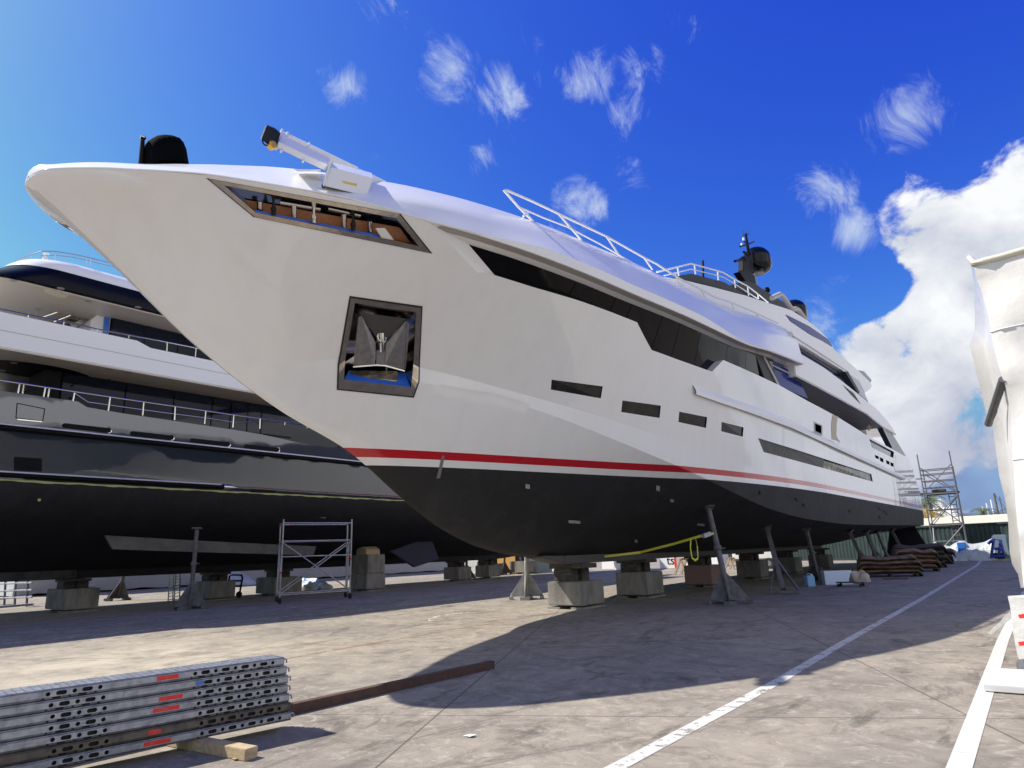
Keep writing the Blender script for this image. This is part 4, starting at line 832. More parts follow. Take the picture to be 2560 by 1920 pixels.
# top deck with a rounded stern, built as stacked outlines
def outline(ins, z, ya, rad=1.5):
    pts = [(XS-ins, 32)]
    for t in np.linspace(0, math.pi/2, 16): pts.append((XS-ins-rad+rad*math.cos(t)**.8, ya+rad-rad*math.sin(t)**.9))
    for x in np.linspace(XS-ins-rad-.3, XL, 8): pts.append((x, ya-.35*(1-((x-XL)/(XS-rad-XL))**2)))
    pts = pts+[(2*XL-x, y) for x, y in pts[-2::-1]]
    return [Vector((x, y, z)) for x, y in pts]
def stack(name, levels, m, smooth=40):
    rows = [outline(*((i, z)+tuple(r_))) for i, z, *r_ in levels]; mb = MB(); mb.grid(rows, True); mb.poly(rows[0][::-1]); mb.poly(rows[-1]); return mb.build(name, m, DY, smooth=smooth)
stack('top_deck_band', [(.10, 10.74, 4.75), (0, 10.78, 4.7), (.01, 11.0, 5.15), (.05, 11.2, 5.5), (.10, 11.42, 5.85)], mat('black_glossy_band', (.003, .004, .007), .22, spec=.18))
stack('top_deck', [(.09, 11.43, 5.83), (.12, 11.62, 6.0), (.22, 11.80, 6.2), (.42, 11.93, 6.4), (.9, 12.0, 6.9), (1.6, 12.05, 7.6)], 'white')
stack('top_soffit', [(.14, 10.70, 4.9), (.12, 10.735, 4.85)], 'greige')
hz = [(228, 0), ]
hp_ = [at_z(x, y, 10.69) for x, y in ((104, 722), (120, 721), (175, 736), (184, 740), (240, 767), (238, 778), (205, 783), (150, 768), (115, 752), (92, 738))]
MB().prism(hp_, (0, 0, .008)).build('stair_hatch', mat('cream_lining', (.66, .60, .48), .5), DY, smooth=0)
MB().prism([at_z(x, y, 10.683) for x, y in ((109, 724), (118, 723), (172, 738), (162, 746), (140, 742), (113, 731))], (0, 0, .004)).build('sunlit_lining', mat('sunlit_cream_lining', (.85, .80, .60), .4), DY, smooth=0)  # sunlight on the stair wall painted as a paler flat panel
for (x, y) in ((33, 701), (152, 721), (220, 753), (345, 768)): MB().lathe([(.0, -.012), (.10, -.012), (.11, 0)], at_z(x, y, 10.70), 14).build('down_light', 'soffit_grey', DY)
t_ = lambda zx, zy, X=-27.2: at_x(zx*.1808, 600+zy*.1808, X)
st = MB().bar(t_(985, 1195), t_(1310, 1060), .05, .16); st = st.build('stairs', 'chrome', DY)
MB().bar(t_(985, 1195, -28.0), t_(1310, 1060, -28.0), .05, .16).build('stringer', 'chrome', st)
for zx, zy in ((900, 1150), (960, 1110), (1055, 1065), (1145, 1020), (1250, 975)):
    c_ = t_(zx, zy+20, -27.6); MB().box(c_, (.95, .32, .05)).build('tread', mat('tread_wood', (.20, .16, .10), .6), st)
for pts in (((490, 942), (560, 955), (730, 920), (925, 848)), ((925, 848), (1340, 940)), ((600, 1060), (900, 960), (1080, 900)), ((740, 1130), (1100, 990)), ((525, 950), (515, 1090)), ((932, 850), (885, 1170)), ((1230, 1040), (1215, 1240))):
    MB().tube([t_(x, y) for x, y in pts], .03, 8).build('stair_rail', 'chrome', st)
at_z_top = lin([(36, 12.05), (140, 12.3), (350, 12.42)])
rail('top_rail', [(36, 656), (52, 646), (78, 636), (105, 628.5), (139, 629), (180, 635.5), (220.6, 644), (260, 654), (307, 665), (350, 676)], [(100, 640), (139, 638.5), (180, 643), (220, 652), (307, 674), (340, 682)],
     [((78.5, 637), (77.5, 648)), ((139.5, 630), (137, 650)), ((218, 644), (217, 660)), ((228, 646), (226, 662))], lambda x, y: at_z(x, y, at_z_top(x)), .022, mat('blue_grey_rail', (.25, .28, .40), .3, .6), DY)
MB().lathe([(.14, -.3), (.07, .0), (.06, .06), (.1, .12), (0, .14)], at_x(114, 642, -26), 12).build('aerial_base', 'white_deck', DY)
# underwater parts
MB().prism([at_x(x, y, -26.3) for x, y in ((262, 1338), (520, 1353), (790, 1366), (784, 1388), (520, 1381), (282, 1373))], (-.12, 0, 0)).build('bilge_keel', mat('grey_bilge_paint', (.13, .125, .12), .7, noise=(2, (.09, .09, .09), .4, .6)), DY, smooth=0)
MB().prism([at_x(x, y, -27.2) for x, y in ((976, 1378), (1077, 1341), (1098, 1398), (1037, 1418))], (-.18, 0, 0)).build('stabiliser_fin', mat('navy_fin_paint', (.012, .014, .045), .6), DY, bevel=.02)
MB().box((XL, 5.4, 1.75), (1.1, 10.0, 1.1)).build('skeg', mat('worn_grey_antifouling', (.075, .075, .075), .8, noise=(1.3, (.03, .03, .035), .4, .62)), DY, bevel=.03)
MB().lathe([(.06, -.6), (.06, .6)], at_x(785, 1288, -25.3), 10, Matrix.Rotation(R(80), 3, 'X')).build('outlet_pipe', 'stand', DY)
MB().tube([at_x(-20, 1353, -27.6), at_x(26, 1352, -27.6)], .05, 8).build('propeller_shaft', 'chrome', DY)

# ------------------------------------------------------------------ keel blocks, timber packing and stands
def concrete_block(c, size, rz, label, m='block', group='concrete blocks under the yachts'):
    t = thing('concrete_block', label, 'concrete block', (c[0], c[1], 0), group)
    mb = MB(); w, d, h = size; mb.box((c[0], c[1], h/2+.05), (w, d, h-.10), rz)
    mb.build('block', m, t, bevel=.025)
    rm = Matrix.Rotation(rz, 3, 'Z')
    for sx in (-.3, .3): MB().box(Vector((c[0], c[1], .03))+rm @ Vector((0, 0, 0)) + rm @ Vector((sx*1.15*w, 0, 0)), (w*.36, d*.98, .06), rz).build('foot', m, t)
    return t
def packing(c, z0, z1, label, n=2, w=.5):
    t = thing('timber_packing', label, 'timber packing', (c[0], c[1], z0), 'timber packing between blocks and keels')
    H = z1-z0
    if H > .3:
        h1 = H*.72
        MB().box((c[0]-.18, c[1]-.22, z0+h1/2), (.62, .40, h1-.004), .03).build('timber', 'timber_dark', t, bevel=.015)
        MB().box((c[0]-.12, c[1]+.25, z0+h1/2), (.70, .38, h1-.004), -.04).build('timber', 'timber_dark', t, bevel=.015)
        MB().box((c[0]-.05, c[1]-.02, z0+h1+(H-h1)/2), (1.15, .85, H-h1-.004), .02).build('board', 'timber_dark', t, bevel=.01)
    else: MB().box((c[0], c[1], z0+H/2), (.8, .8, H-.004)).build('board', 'timber_dark', t, bevel=.01)
    return t
def near_corner(x, y): return at_z(x, y, 0)
BL = []
for (c, h, m, lab) in (((-11.36, 17.38), .76, 'block', 'grey concrete block nearest the camera under the white yacht forefoot'),
                       ((-11.53, 21.70), .845, 'block', 'second grey concrete block behind the nearest one under the white keel'),
                       ((-11.80, 27.90), .865, 'block_red', 'reddish stained concrete block behind the leaning stand with yellow strap'),
                       ((-11.9, 34.2), .86, 'block', 'grey green concrete block between the strap stand and the channel stand'),
                       ((-11.9, 40.0), .86, 'block', 'dim concrete block behind the channel stand under the white keel'),
                       ((-11.8, 46.5), .86, 'block', 'furthest dim concrete block deep under the white yacht stern')):
    concrete_block(c, (1.18, 1.26, h), 0, lab, m); BL.append((c, h))
for (c, h), lab in zip(BL, ('dark timber packing on the nearest concrete block', 'dark timber packing on the second concrete block', 'dark timber packing on the reddish concrete block', 'dark timber packing on the grey green concrete block', 'dark timber packing on the dim block behind the channel stand', 'dark timber packing on the furthest block under the white stern')):
    packing(c, h, 1.262, lab)
lefts = [((-29.85, 10.55), (1.95, 1.15, .84), 'wide concrete block at left under the grey yacht skeg'),
         ((-29.9, at_z(440, 1500).y+.6), (1.3, 1.2, .82), 'concrete block behind the ladder frames under the grey yacht'),
         ((-29.8, at_z(664, 1489).y+.5), (1.6, 1.5, .84), 'black shaded concrete block left of the scaffold frame'),
         ((at_z(905, 1479).x-.3, at_z(905, 1479).y+.6), (1.3, 1.2, .84), 'lower concrete block of the stack right of the scaffold frame'),
         ((-29.9, at_z(998, 1453).y+.5), (1.3, 1.2, .84), 'concrete block under the dark blue stabiliser fin'),
         ((-30.0, at_z(1117, 1447).y+.5), (1.2, 1.2, .84), 'concrete block left of the thin stand under the grey bow'),
         ((at_z(1229, 1439).x-.4, at_z(1229, 1439).y+.5), (1.2, 1.2, .84), 'distant concrete block beside a small stand in front of the orange wall'),
         ((at_z(1310, 1435).x-.4, at_z(1310, 1435).y+.5), (1.8, 1.2, .95), 'distant concrete block behind the vertical pale stand')]
for c, sz, lab in lefts:
    concrete_block(c, sz, 0, lab)
    if c[0] < -29.5 and 'wide' not in lab and 'lower' not in lab: packing(c, sz[2], 1.2 if c[1] < 34 else 1.45, 'dark packing on the '+lab.replace('concrete ', ''))
packing(lefts[0][0], .84, 1.19, 'low dark timber packing on the wide block at left')
c4 = lefts[3][0]
t = thing('concrete_block', 'upper concrete block of the stack right of the scaffold frame', 'concrete block', (c4[0], c4[1], .84), 'concrete blocks under the yachts')
MB().box((c4[0], c4[1], 1.30), (1.25, 1.15, .90), .02).build('block', 'block', t, bevel=.025)
for s_x in (-.35, .35): MB().box((c4[0]+s_x, c4[1], .848), (.2, 1.14, .016)).build('foot', 'block', t)
t = thing('timber_packing', 'pale timber wedge on top of the two stacked blocks', 'timber packing', (c4[0], c4[1], 1.75), 'timber packing between blocks and keels')
MB().prism([(c4[0]-.35, c4[1]-.5, 1.752), (c4[0]+.45, c4[1]-.5, 1.752), (c4[0]+.40, c4[1]-.5, 2.0), (c4[0]+.1, c4[1]-.5, 2.15), (c4[0]-.3, c4[1]-.5, 2.05)], (0, .9, 0)).build('timber', 'timber', t, bevel=.015)

def boat_stand(foot, top, label, style='gusset', rz=.4, m='stand', pole=.085, group='boat stands propping the hulls'):
    f = Vector((foot[0], foot[1], 0)); tp = Vector(top)
    t = thing('boat_stand', label, 'boat stand', f, group); rm = Matrix.Rotation(rz, 3, 'Z')
    d = (tp-f).normalized()
    if style == 'gusset':
        mb = MB()
        for a in (0, math.pi/2):
            r2 = Matrix.Rotation(rz+a, 3, 'Z'); u = r2 @ Vector((1, 0, 0))
            for s in (-1, 1):
                mb.prism([f+u*s*.02+Vector((0, 0, .10)), f+u*s*.60+Vector((0, 0, .10)), f+u*s*.58+Vector((0, 0, .17)), f+d*.92+u*s*.09, f+d*.92+u*s*.02], r2 @ Vector((0, .018, 0)))
        mb.build('gusset', m, t, smooth=0)
        for a in (0, math.pi/2):
            for s in (-1, 1):
                r2 = Matrix.Rotation(rz+a, 3, 'Z'); u = r2 @ Vector((1, 0, 0))
                MB().box(f+u*s*.55+Vector((0, 0, .055)), (.12, .34, .11), rz+a).build('foot', m, t, bevel=.008)
        MB().tube([f+d*.1, tp-d*.06], pole, 14).build('pole', m, t)
        col_ = MB().lathe([(pole+.035, -.06), (pole+.035, .06)], f+d*(tp-f).length*.55, 14, d.to_track_quat('Z', 'Y').to_matrix()).build('collar', m, t)
        MB().bar(f+d*(tp-f).length*.55, f+d*(tp-f).length*.55+rm @ Vector((.22, 0, 0)), .03, .03).build('handle', m, col_)
    else:
        mb = MB(); u = rm @ Vector((1, 0, 0)); v = rm @ Vector((0, 1, 0))
        a0, a1, a2 = f-u*.45, f+u*.45, f+v*.75
        mb.bar(a0+Vector((0, 0, .07)), a1+Vector((0, 0, .07)), .10, .10); mb.bar(f+Vector((0, 0, .07)), a2+Vector((0, 0, .07)), .10, .10)
        mb.build('foot_frame', m, t, bevel=.008)
        MB().bar(a0+Vector((0, 0, .12)), f+d*1.3, .06, .06).build('brace', m, t); MB().bar(a1+Vector((0, 0, .12)), f+d*1.5, .06, .06).build('brace', m, t); MB().bar(a2+Vector((0, 0, .12)), f+d*1.4, .06, .06).build('brace', m, t)
        MB().bar(f+d*.15, tp-d*.05, .16, .20, up=v).build('pole', m, t, bevel=.01)
    MB().box(tp-d*.03, (.34, .34, .05), rz, (d.to_track_quat('Z', 'Y')).to_matrix()).build('head_plate', m, t, bevel=.008)
    return t
def under(Y, b):
    """point on the yacht's bottom at station Y, half-breadth b"""
    lo, hi = zk(Y), z2(Y)
    for _ in range(40):
        m_ = (lo+hi)/2
        if hb(Y, m_) < b: lo = m_
        else: hi = m_
    return (XK+b, Y, lo-.03)
tp1 = cast(1770, 1268, -.05); boat_stand((-7.62, 19.75), tp1, 'leaning grey stand holding the yellow ratchet strap', rz=.35)
tp2 = cast(1916, 1316, -.05); boat_stand((-7.35, 23.9), tp2, 'leaning steel channel stand on a triangular foot behind the strap stand', 'channel', rz=.35)
boat_stand((-7.95, 30.6), cast(2014, 1318, -.05), 'leaning grey stand beside the pale blue jerrycan', rz=.3)
boat_stand((-7.3, 37.2), under(36.2, 3.7), 'steel channel stand behind the brown folded tarpaulins', 'channel', rz=.2)
boat_stand((-7.5, 41.4), under(40.6, 3.6), 'thin grey stand between the two tarpaulin pallets', 'channel', rz=.5)
boat_stand((-7.6, 45.2), under(44.6, 3.4), 'dim round stand near the white yacht stern', rz=.2)
boat_stand((-7.2, 49.0), under(48.0, 3.6), 'last dim stand under the white yacht stern', 'channel', rz=.1)
_t = under(19.6, 3.35); boat_stand((-15.12, 19.9), (2*XK-_t[0], _t[1], _t[2]), 'pale vertical stand on the far side of the white bow', rz=.55, m='stand_light')
boat_stand((-25.1, 12.75), (-25.25, 12.85, 2.92), 'grey stand with drilled head under the grey yacht side', rz=.65, pole=.075)
boat_stand((-30.0, 33.2), (-30.1, 33.3, 2.0+1.2), 'thin grey stand under the grey bow left of the white keel', rz=.5, pole=.08)
boat_stand((-33.6, 41.4), (-33.3, 41.6, 4.2), 'distant grey stand in front of the orange wall', rz=.5)
boat_stand((-35.8, 14.6), (-35.2, 14.8, 3.3), 'dark stand on the far side of the grey yacht seen in the sunlit gap', rz=.5)

# ratchet strap
sp = [Vector((-11.1, 18.7, 1.42)), at_x(1600, 1381, -10.2), at_x(1680, 1361, -9.0), at_x(1748, 1341, -7.95), tp1+(Vector((-7.62, 19.75, 0))-tp1)*.29]
rs = thing('ratchet_strap', 'bright yellow ratchet strap from the keel to the leaning stand', 'strap', sp[-1])
rb = MB()
for a, b in zip(sp[:-1], sp[1:]): rb.bar(a, b, .012, .07)
rb.build('strap', 'strap', rs, smooth=0)
lp = MB(); L1_ = at_x(1727, 1348, -8.2); pts = [L1_, at_x(1726, 1370, -8.2), at_x(1730, 1395, -8.2), at_x(1738, 1401, -8.2), at_x(1745, 1395, -8.2), at_x(1743, 1365, -8.2), at_x(1738, 1343, -8.1)]
for a, b in zip(pts[:-1], pts[1:]): lp.bar(a, b, .012, .055)
lp.build('loose_end', 'strap', rs, smooth=0)
MB().bar(at_x(1757, 1340, -7.85), at_x(1775, 1334, -7.75), .10, .12).build('ratchet', 'galv', rs, bevel=.01)

# ------------------------------------------------------------------ rolling scaffold frame by the grey yacht
def scaffold(name, A, B, C_, D_, H, lv, label, r, m, castor=True, braces=True, ladder=None, plat=None, group=None):
    A, B, C_, D_ = (Vector((p[0], p[1], 0)) for p in (A, B, C_, D_))
    t = thing(name, label, 'scaffold', (A+D_)/2, group); z = lambda p, h: p+Vector((0, 0, h)); b0 = .18 if castor else 0
    for p, hh in ((A, H[0]), (B, H[1]), (C_, H[2]), (D_, H[3])):
        MB().tube([z(p, b0), z(p, hh)], r, 8).build('upright', m, t)
        if castor:
            w = MB().lathe([(.03, -.025), (.10, -.025), (.10, .025), (.03, .025)], z(p, .10), 16, Matrix.Rotation(R(90), 3, 'X')).build('castor', 'rubber', t)
            MB().box(z(p, .19), (.08, .06, .08)).build('fork', 'black', w)
    for h in lv:
        for p, q in ((A, B), (C_, D_), (A, C_), (B, D_)): MB().tube([z(p, h), z(q, h)], r*.85, 8).build('ledger', m, t)
    return t, z, (A, B, C_, D_)
t, z, (A, B, C_, D_) = scaffold('rolling_scaffold', (-24.95, 16.2), (-23.75, 15.55), (-24.15, 19.0), (-23.05, 18.35), (3.1, 3.2, 3.1, 3.2), (.32, 2.35, 3.05), 'low aluminium rolling scaffold frame beside the grey yacht', .032, 'alu')
for p, q in ((z(B, .35), z(D_, 2.3)), (z(B, 2.3), z(D_, .35)), (z(A, .35), z(C_, 2.3)), (z(A, 2.3), z(B, .4))): MB().tube([p, q], .026, 8).build('brace', 'alu', t)
MB().tube([z(B, 1.75), z(D_, 1.75)], .028, 8).build('ledger', 'alu', t)
ld = C_.lerp(D_, .55)
lm = MB()
l0, l1 = ld+(D_-C_).normalized()*-.2+Vector((0, -.1, .25)), ld+(D_-C_).normalized()*.2+Vector((0, -.1, .25))
for p in (l0, l1): lm.tube([p, p+Vector((0, .05, 2.0))], .026, 8)
for k in range(7): lm.tube([l0+Vector((0, 0, .2+.28*k)), l1+Vector((0, 0, .2+.28*k))], .016, 6)
lm.build('ladder', 'alu', t)
for p, h in ((A, 3.02), (B, 1.15), (D_, 1.6), (B.lerp(D_, .1), 3.05), (B.lerp(D_, .95), 1.75)): MB().lathe([(.038, -.04), (.038, .04)], z(p, h), 10).build('red_band', 'label_red', t)

# scaffold tower at the stern
t, z, (A, B, C_, D_) = scaffold('scaffold_tower', (-7.0, 60.6), (-7.05, 59.4), (-5.0, 60.6), (-4.95, 59.4), (6.9, 7.9, 6.9, 7.95), (.3, 1.4, 2.55, 3.7, 4.85, 5.35, 5.85, 6.35, 6.7), 'tall dark scaffold tower in front of the green container', .045, 'dark_tube', castor=False)
for p, q in ((z(B, .3), z(D_, 2.5)), (z(B, 4.7), z(D_, 2.6)), (z(B, 2.6), z(D_, 4.7)), (z(B, 6.9), z(D_, 5.0)), (z(B, 5.0), z(D_, 7.0)), (z(A, 2.6), z(C_, 4.7)), (z(A, 6.5), z(C_, 4.9)), (z(B, .4), z(A, 2.4)), (z(D_, 2.5), z(C_, .4))): MB().tube([p, q], .035, 8).build('brace', 'dark_tube', t)
MB().box(Vector((-6.2, 60, 4.93)), (2.7, 1.2, .10)).build('platform', 'timber_dark', t); MB().box(Vector((-6.0, 60, 2.62)), (2.0, 1.1, .10)).build('platform', 'timber_dark', t)
for (xa, za, zb) in ((-5.55, .2, 2.6), (-5.35, 2.7, 5.0)):
    lm = MB()
    for dx in (-.2, .2): lm.tube([(xa+dx, 59.5, za), (xa+dx+.05, 59.6, zb)], .035, 8)
    for k in range(8): lm.tube([(xa-.2, 59.5, za+.15+.29*k), (xa+.2, 59.5, za+.15+.29*k)], .025, 6)
    lm.build('ladder', 'dark_tube', t)
for p in ((-7.6, 59.6), (-7.6, 60.4)): MB().tube([(p[0], p[1], 4.95), (p[0], p[1], 6.1), (p[0]+.6, p[1], 6.1)], .035, 8).build('guard_rail', 'dark_tube', t)
MB().box((-6.1, 59.8, 5.10), (.9, .5, .18)).build('folded_sheet', 'carpet_dark', t)

# ------------------------------------------------------------------ stack of galvanised scaffold planks
def holes_face(mb, O, U, V, L, Hh, spec, depth):
    """a flat strip O + u*U + v*V (0..L, 0..Hh) with stadium holes spec=[(centre u, half straight, radius)]"""
    n = 20; w = Vector(depth); u0 = 0.0; v_c = Hh/2
    pt = lambda u, v: O+U*u+V*v
    for (cu, hs_, rr_) in spec:
        ch = hs_+rr_+.012; a, b = cu-ch, cu+ch
        if a > u0: mb.add([pt(u0, 0), pt(a, 0), pt(a, Hh), pt(u0, Hh)], [(0, 1, 2, 3)])
        inn, out = [], []
        for k in range(n):
            th = 2*math.pi*(k+.5)/n; c_, s_ = math.cos(th), math.sin(th)
            inn.append((cu+math.copysign(hs_, c_)+rr_*c_, v_c+rr_*s_))
            sc_ = 1/max(abs(c_)/1, abs(s_)/1); out.append((cu+ch*c_*sc_, v_c+v_c*s_*sc_))
        vi = [pt(*p) for p in inn]; vo = [pt(*p) for p in out]
        for k in range(n):
            j = (k+1) % n
            mb.add([vi[k], vi[j], vo[j], vo[k]], [(0, 1, 2, 3)]); mb.add([vi[k], vi[j], vi[j]+w, vi[k]+w], [(0, 1, 2, 3)])
        for sx in (-1, 1):      # corner fillers
            for sy in (-1, 1):
                q = [p for p in out if (p[0]-cu)*sx > 0 and (p[1]-v_c)*sy > 0]
                cx, cy = cu+sx*ch, v_c+sy*v_c
                on_h = [p for p in q if abs(p[1]-cy) < 1e-6]; on_v = [p for p in q if abs(p[0]-cx) < 1e-6]
                if on_h and on_v:
                    ph = max(on_h, key=lambda p: p[0]*sx); pv = max(on_v, key=lambda p: p[1]*sy)
                    mb.add([pt(*ph), pt(*pv), pt(cx, cy)], [(0, 1, 2)])
        u0 = b
    if u0 < L: mb.add([pt(u0, 0), pt(L, 0), pt(L, Hh), pt(u0, Hh)], [(0, 1, 2, 3)])
PE = Vector((-6.25, 4.29, 0)); PU = (Vector((-6.58, 1.98, 0))-PE).normalized(); PN = Vector((PU.y, -PU.x, 0)); PN = PN if PN.x > 0 else -PN
def plank(k, z0, dirty, end, label, lab_u):
    t = thing('scaffold_plank', label, 'scaffold plank', PE+PU*1.5+Vector((0, 0, z0)), 'galvanised scaffold planks in the foreground stack')
    L, Wd, Hh = 3.2, .32, .080; O = PE+PU*end+Vector((0, 0, z0)); V = Vector((0, 0, 1)); m = 'galv_dirty' if dirty else 'galv'
    spec = []
    for grp in (.12, 1.62, 2.5):
        for i in range(9 if grp < 1 else 5): spec.append((grp+.092*i, .021 if i % 2 else 0.0, .0165))
    spec = [s_ for s_ in spec if s_[0] < L-.1]
    web = MB(); wv = Vector((0, 0, 1))
    holes_face(web, O+V*.020+PN*.0, PU, V, L, .046, spec, -PN*.004)
    # sloping lips above and below the web, the lower one drilled
    web.grid([[O+V*.066, O+PU*L+V*.066], [O+V*.073-PN*.012, O+PU*L+V*.073-PN*.012], [O+V*.080-PN*.010, O+PU*L+V*.080-PN*.010], [O+V*.080-PN*.05, O+PU*L+V*.080-PN*.05]])
    holes_face(web, O-PN*.016, PU, (V*.020+PN*.016).normalized(), L, .0256, [(a+.03, b, .0095) for a, b, c_ in spec], -PN*.003)
    web.grid([[O-PN*.016, O+PU*L-PN*.016], [O-PN*.05, O+PU*L-PN*.05]])
    web.build('side_flange', m, t, smooth=0)
    MB().prism([O-PN*.035+V*.004, O+PU*L-PN*.035+V*.004, O+PU*L-PN*.035+V*.076, O-PN*.035+V*.076], -PN*.003).build('dark_backing', 'rubber', t, smooth=0)  # added dark plate that paints the shade inside the holes
    bk = MB(); bk.box(O+PU*L/2-PN*(Wd-.01)+V*.04, (.02, L, .078), math.atan2(PU.y, PU.x)-math.pi/2); bk.build('rear_flange', m, t, smooth=0)
    dk_ = MB(); rowsN = 9
    if k == 6:
        for i in range(52):       # dimpled tread of the top plank
            for j in range(rowsN):
                c_ = O+PU*(.04+i*.06)-PN*(.03+j*.032)+V*.083
                dk_.lathe([(.009, -.004), (.006, .003), (0, .004)], c_, 6)
        dk_.grid([[O+V*.081-PN*.01, O+PU*L+V*.081-PN*.01], [O+V*.081-PN*Wd, O+PU*L+V*.081-PN*Wd]])
    else: dk_.grid([[O+V*.079-PN*.02, O+PU*L+V*.079-PN*.02], [O+V*.079-PN*Wd, O+PU*L+V*.079-PN*Wd]])
    dk_.build('deck', m, t, smooth=0)
    en = MB(); en.prism([O-PN*.0+V*.02, O+V*.066, O-PN*.01+V*.08, O-PN*Wd+V*.08, O-PN*Wd+V*.0, O-PN*.016], PU*.004)
    en.build('end_plate', m, t, smooth=0)
    hk = MB()
    for q in (.03, .27): hk.tube([O-PN*q+V*.06, O-PN*q-PU*.035+V*.055, O-PN*q-PU*.04+V*.02], .010, 6)
    hk.build('end_hook', m, t)
    for u_, mm, wd in lab_u:
        MB().prism([O+PU*u_+PN*.0012+V*.026, O+PU*(u_+wd)+PN*.0012+V*.026, O+PU*(u_+wd)+PN*.0012+V*.062, O+PU*u_+PN*.0012+V*.062], -PN*.0008).build('label', mm, t, smooth=0)
labs = ('bottom galvanised scaffold plank of the stack with a red label', 'dirty brown scaffold plank second from the bottom of the stack', 'galvanised scaffold plank third from the bottom without label', 'galvanised scaffold plank in the middle of the stack with two red labels', 'galvanised scaffold plank above the middle of the stack', 'galvanised scaffold plank with blue sticker under the top one', 'top scaffold plank of the stack with dimpled tread')
for k in range(7):
    plank(k, .100+k*.0865, k in (1, 6) and k == 1, (.0, .01, .03, .05, .05, .07, .10)[k], labs[k], {0: [(1.12, 'label_red', .22)], 1: [(1.2, 'label_red', .1)], 3: [(1.02, 'label_red', .22)], 2: [], 5: [(.80, 'label_blue', .07)], 6: [(1.0, 'label_red', .18)], 4: [(1.0, 'label_red', .2)]}[k])
for yy, lab in ((3.45, 'pale timber batten sticking out under the scaffold planks'), (1.9, 'timber batten under the left end of the scaffold planks')):
    o = MB().box((-6.45, yy, .048), (1.5, .13, .094), .12).build('timber_batten', 'timber', None, bevel=.006); tag(o, lab, 'timber batten')
bm_ = MB(); a, b = Vector((-6.80, 8.05, .055)), Vector((-6.98, 2.2, .055))
for dz, w, h in ((.048, .10, .010), (-.048, .10, .010), (0, .012, .088)): bm_.bar(a+Vector((0, 0, dz)), b+Vector((0, 0, dz)), w, h)
bm_.bar(a+Vector((.045, 0, 0)), b+Vector((.045, 0, 0)), .006, .088)
o = MB().loft2([at_y(x, y, 54.5) for x, y in ((2225, 1312), (2286, 1314), (2308, 1350), (2328, 1378), (2332, 1398), (2215, 1402))], [at_y(x, y, 55.3) for x, y in ((2225, 1312), (2286, 1314), (2306, 1350), (2322, 1378), (2326, 1396), (2215, 1400))]).build('tarpaulin', 'antifoul', None, smooth=0); tag(o, 'black sheet hanging below the white yacht stern', 'tarpaulin')
o = bm_.build('steel_beam', 'timber_brown', None, smooth=0); tag(o, 'long rusty brown steel beam lying behind the scaffold planks', 'beam')

# ------------------------------------------------------------------ things beside the stern
def jerrycan(c, rz, label):
    t = thing('jerrycan', label, 'jerrycan', c); rm = Matrix.Rotation(rz, 3, 'Z'); P = lambda x, y, zz: Vector(c)+rm @ Vector((x, y, zz))
    prof = [(-.16, 0), (.16, 0), (.17, .03), (.17, .36), (.12, .42), (-.08, .42), (-.17, .36), (-.17, .03)]
    MB().prism([P(x, -.12, zz) for x, zz in prof], rm @ Vector((0, .24, 0))).build('body', 'jerry', t, bevel=.02)
    MB().tube([P(-.06, 0, .42), P(-.05, 0, .47), P(.07, 0, .47), P(.09, 0, .42)], .016, 8).build('handle', 'jerry', t); MB().lathe([(.03, 0), (.03, .05)], P(.13, 0, .41), 12).build('cap', 'white_metal', t)
jerrycan((-7.62, 28.0, 0), .9, 'pale blue plastic jerrycan in front of the leaning stand')
f0, f1 = Vector((-7.30, 29.0, 0)), Vector((-6.42, 29.6, 0))
t = thing('foam_board', 'white and pale blue foam box beside the jerrycan', 'foam box', (f0+f1)/2)
d_ = (f1-f0).normalized(); nn = Vector((-d_.y, d_.x, 0))
MB().prism([f0, f1, f1+nn*.4, f0+nn*.4], (0, 0, .50)).build('box', 'foam', t, bevel=.012); MB().prism([f0+nn*.02+Vector((0, 0, .502)), f1+nn*.02+Vector((0, 0, .502)), f1+nn*.38+Vector((0, 0, .502)), f0+nn*.38+Vector((0, 0, .502))], (0, 0, .025)).build('lid', 'white_deck', t, bevel=.006)
t = thing('trolley', 'low wheeled dolly in front of the foam box', 'dolly', (-6.2, 28.1, 0))
MB().box((-6.2, 28.1, .15), (.95, .5, .035), .1).build('deck', 'timber_dark', t)
for dx in (-.38, .38):
    for dy in (-.18, .18): MB().lathe([(.02, -.02), (.055, -.02), (.055, .02), (.02, .02)], (-6.2+dx, 28.1+dy, .06), 12, Matrix.Rotation(R(90), 3, 'X')).build('wheel', 'rubber', t)
def lump(c, s, seed, m, name, n=14, amp=.18, flat=True):
    rnd = random.Random(seed); rows = []
    ph = [rnd.uniform(0, 6.28) for _ in range(6)]
    for i in range(n+1):
        a = math.pi/2*i/n if flat else math.pi*i/n
        row = []
        for j in range(28):
            t_ = 2*math.pi*j/28
            k_ = 1+amp*(math.sin(3*t_+ph[0]+a*2)*.5+math.sin(5*t_+ph[1]-a*3)*.35+math.sin(9*t_+ph[2]+a*5)*.3+math.sin(4*a+ph[3])*.3)
            row.append(Vector(c)+Vector((s[0]*math.sin(a)*math.cos(t_)*k_, s[1]*math.sin(a)*math.sin(t_)*k_, s[2]*math.cos(a)*k_)))
        rows.append(row)
    return MB().grid(rows, True).build(name, m, None, smooth=70)
o = lump((-5.85, 28.15, .17), (.33, .27, .36), 3, 'sack', 'sack', amp=.28); tag(o, 'crumpled beige canvas sack heaped on the low dolly', 'sack')
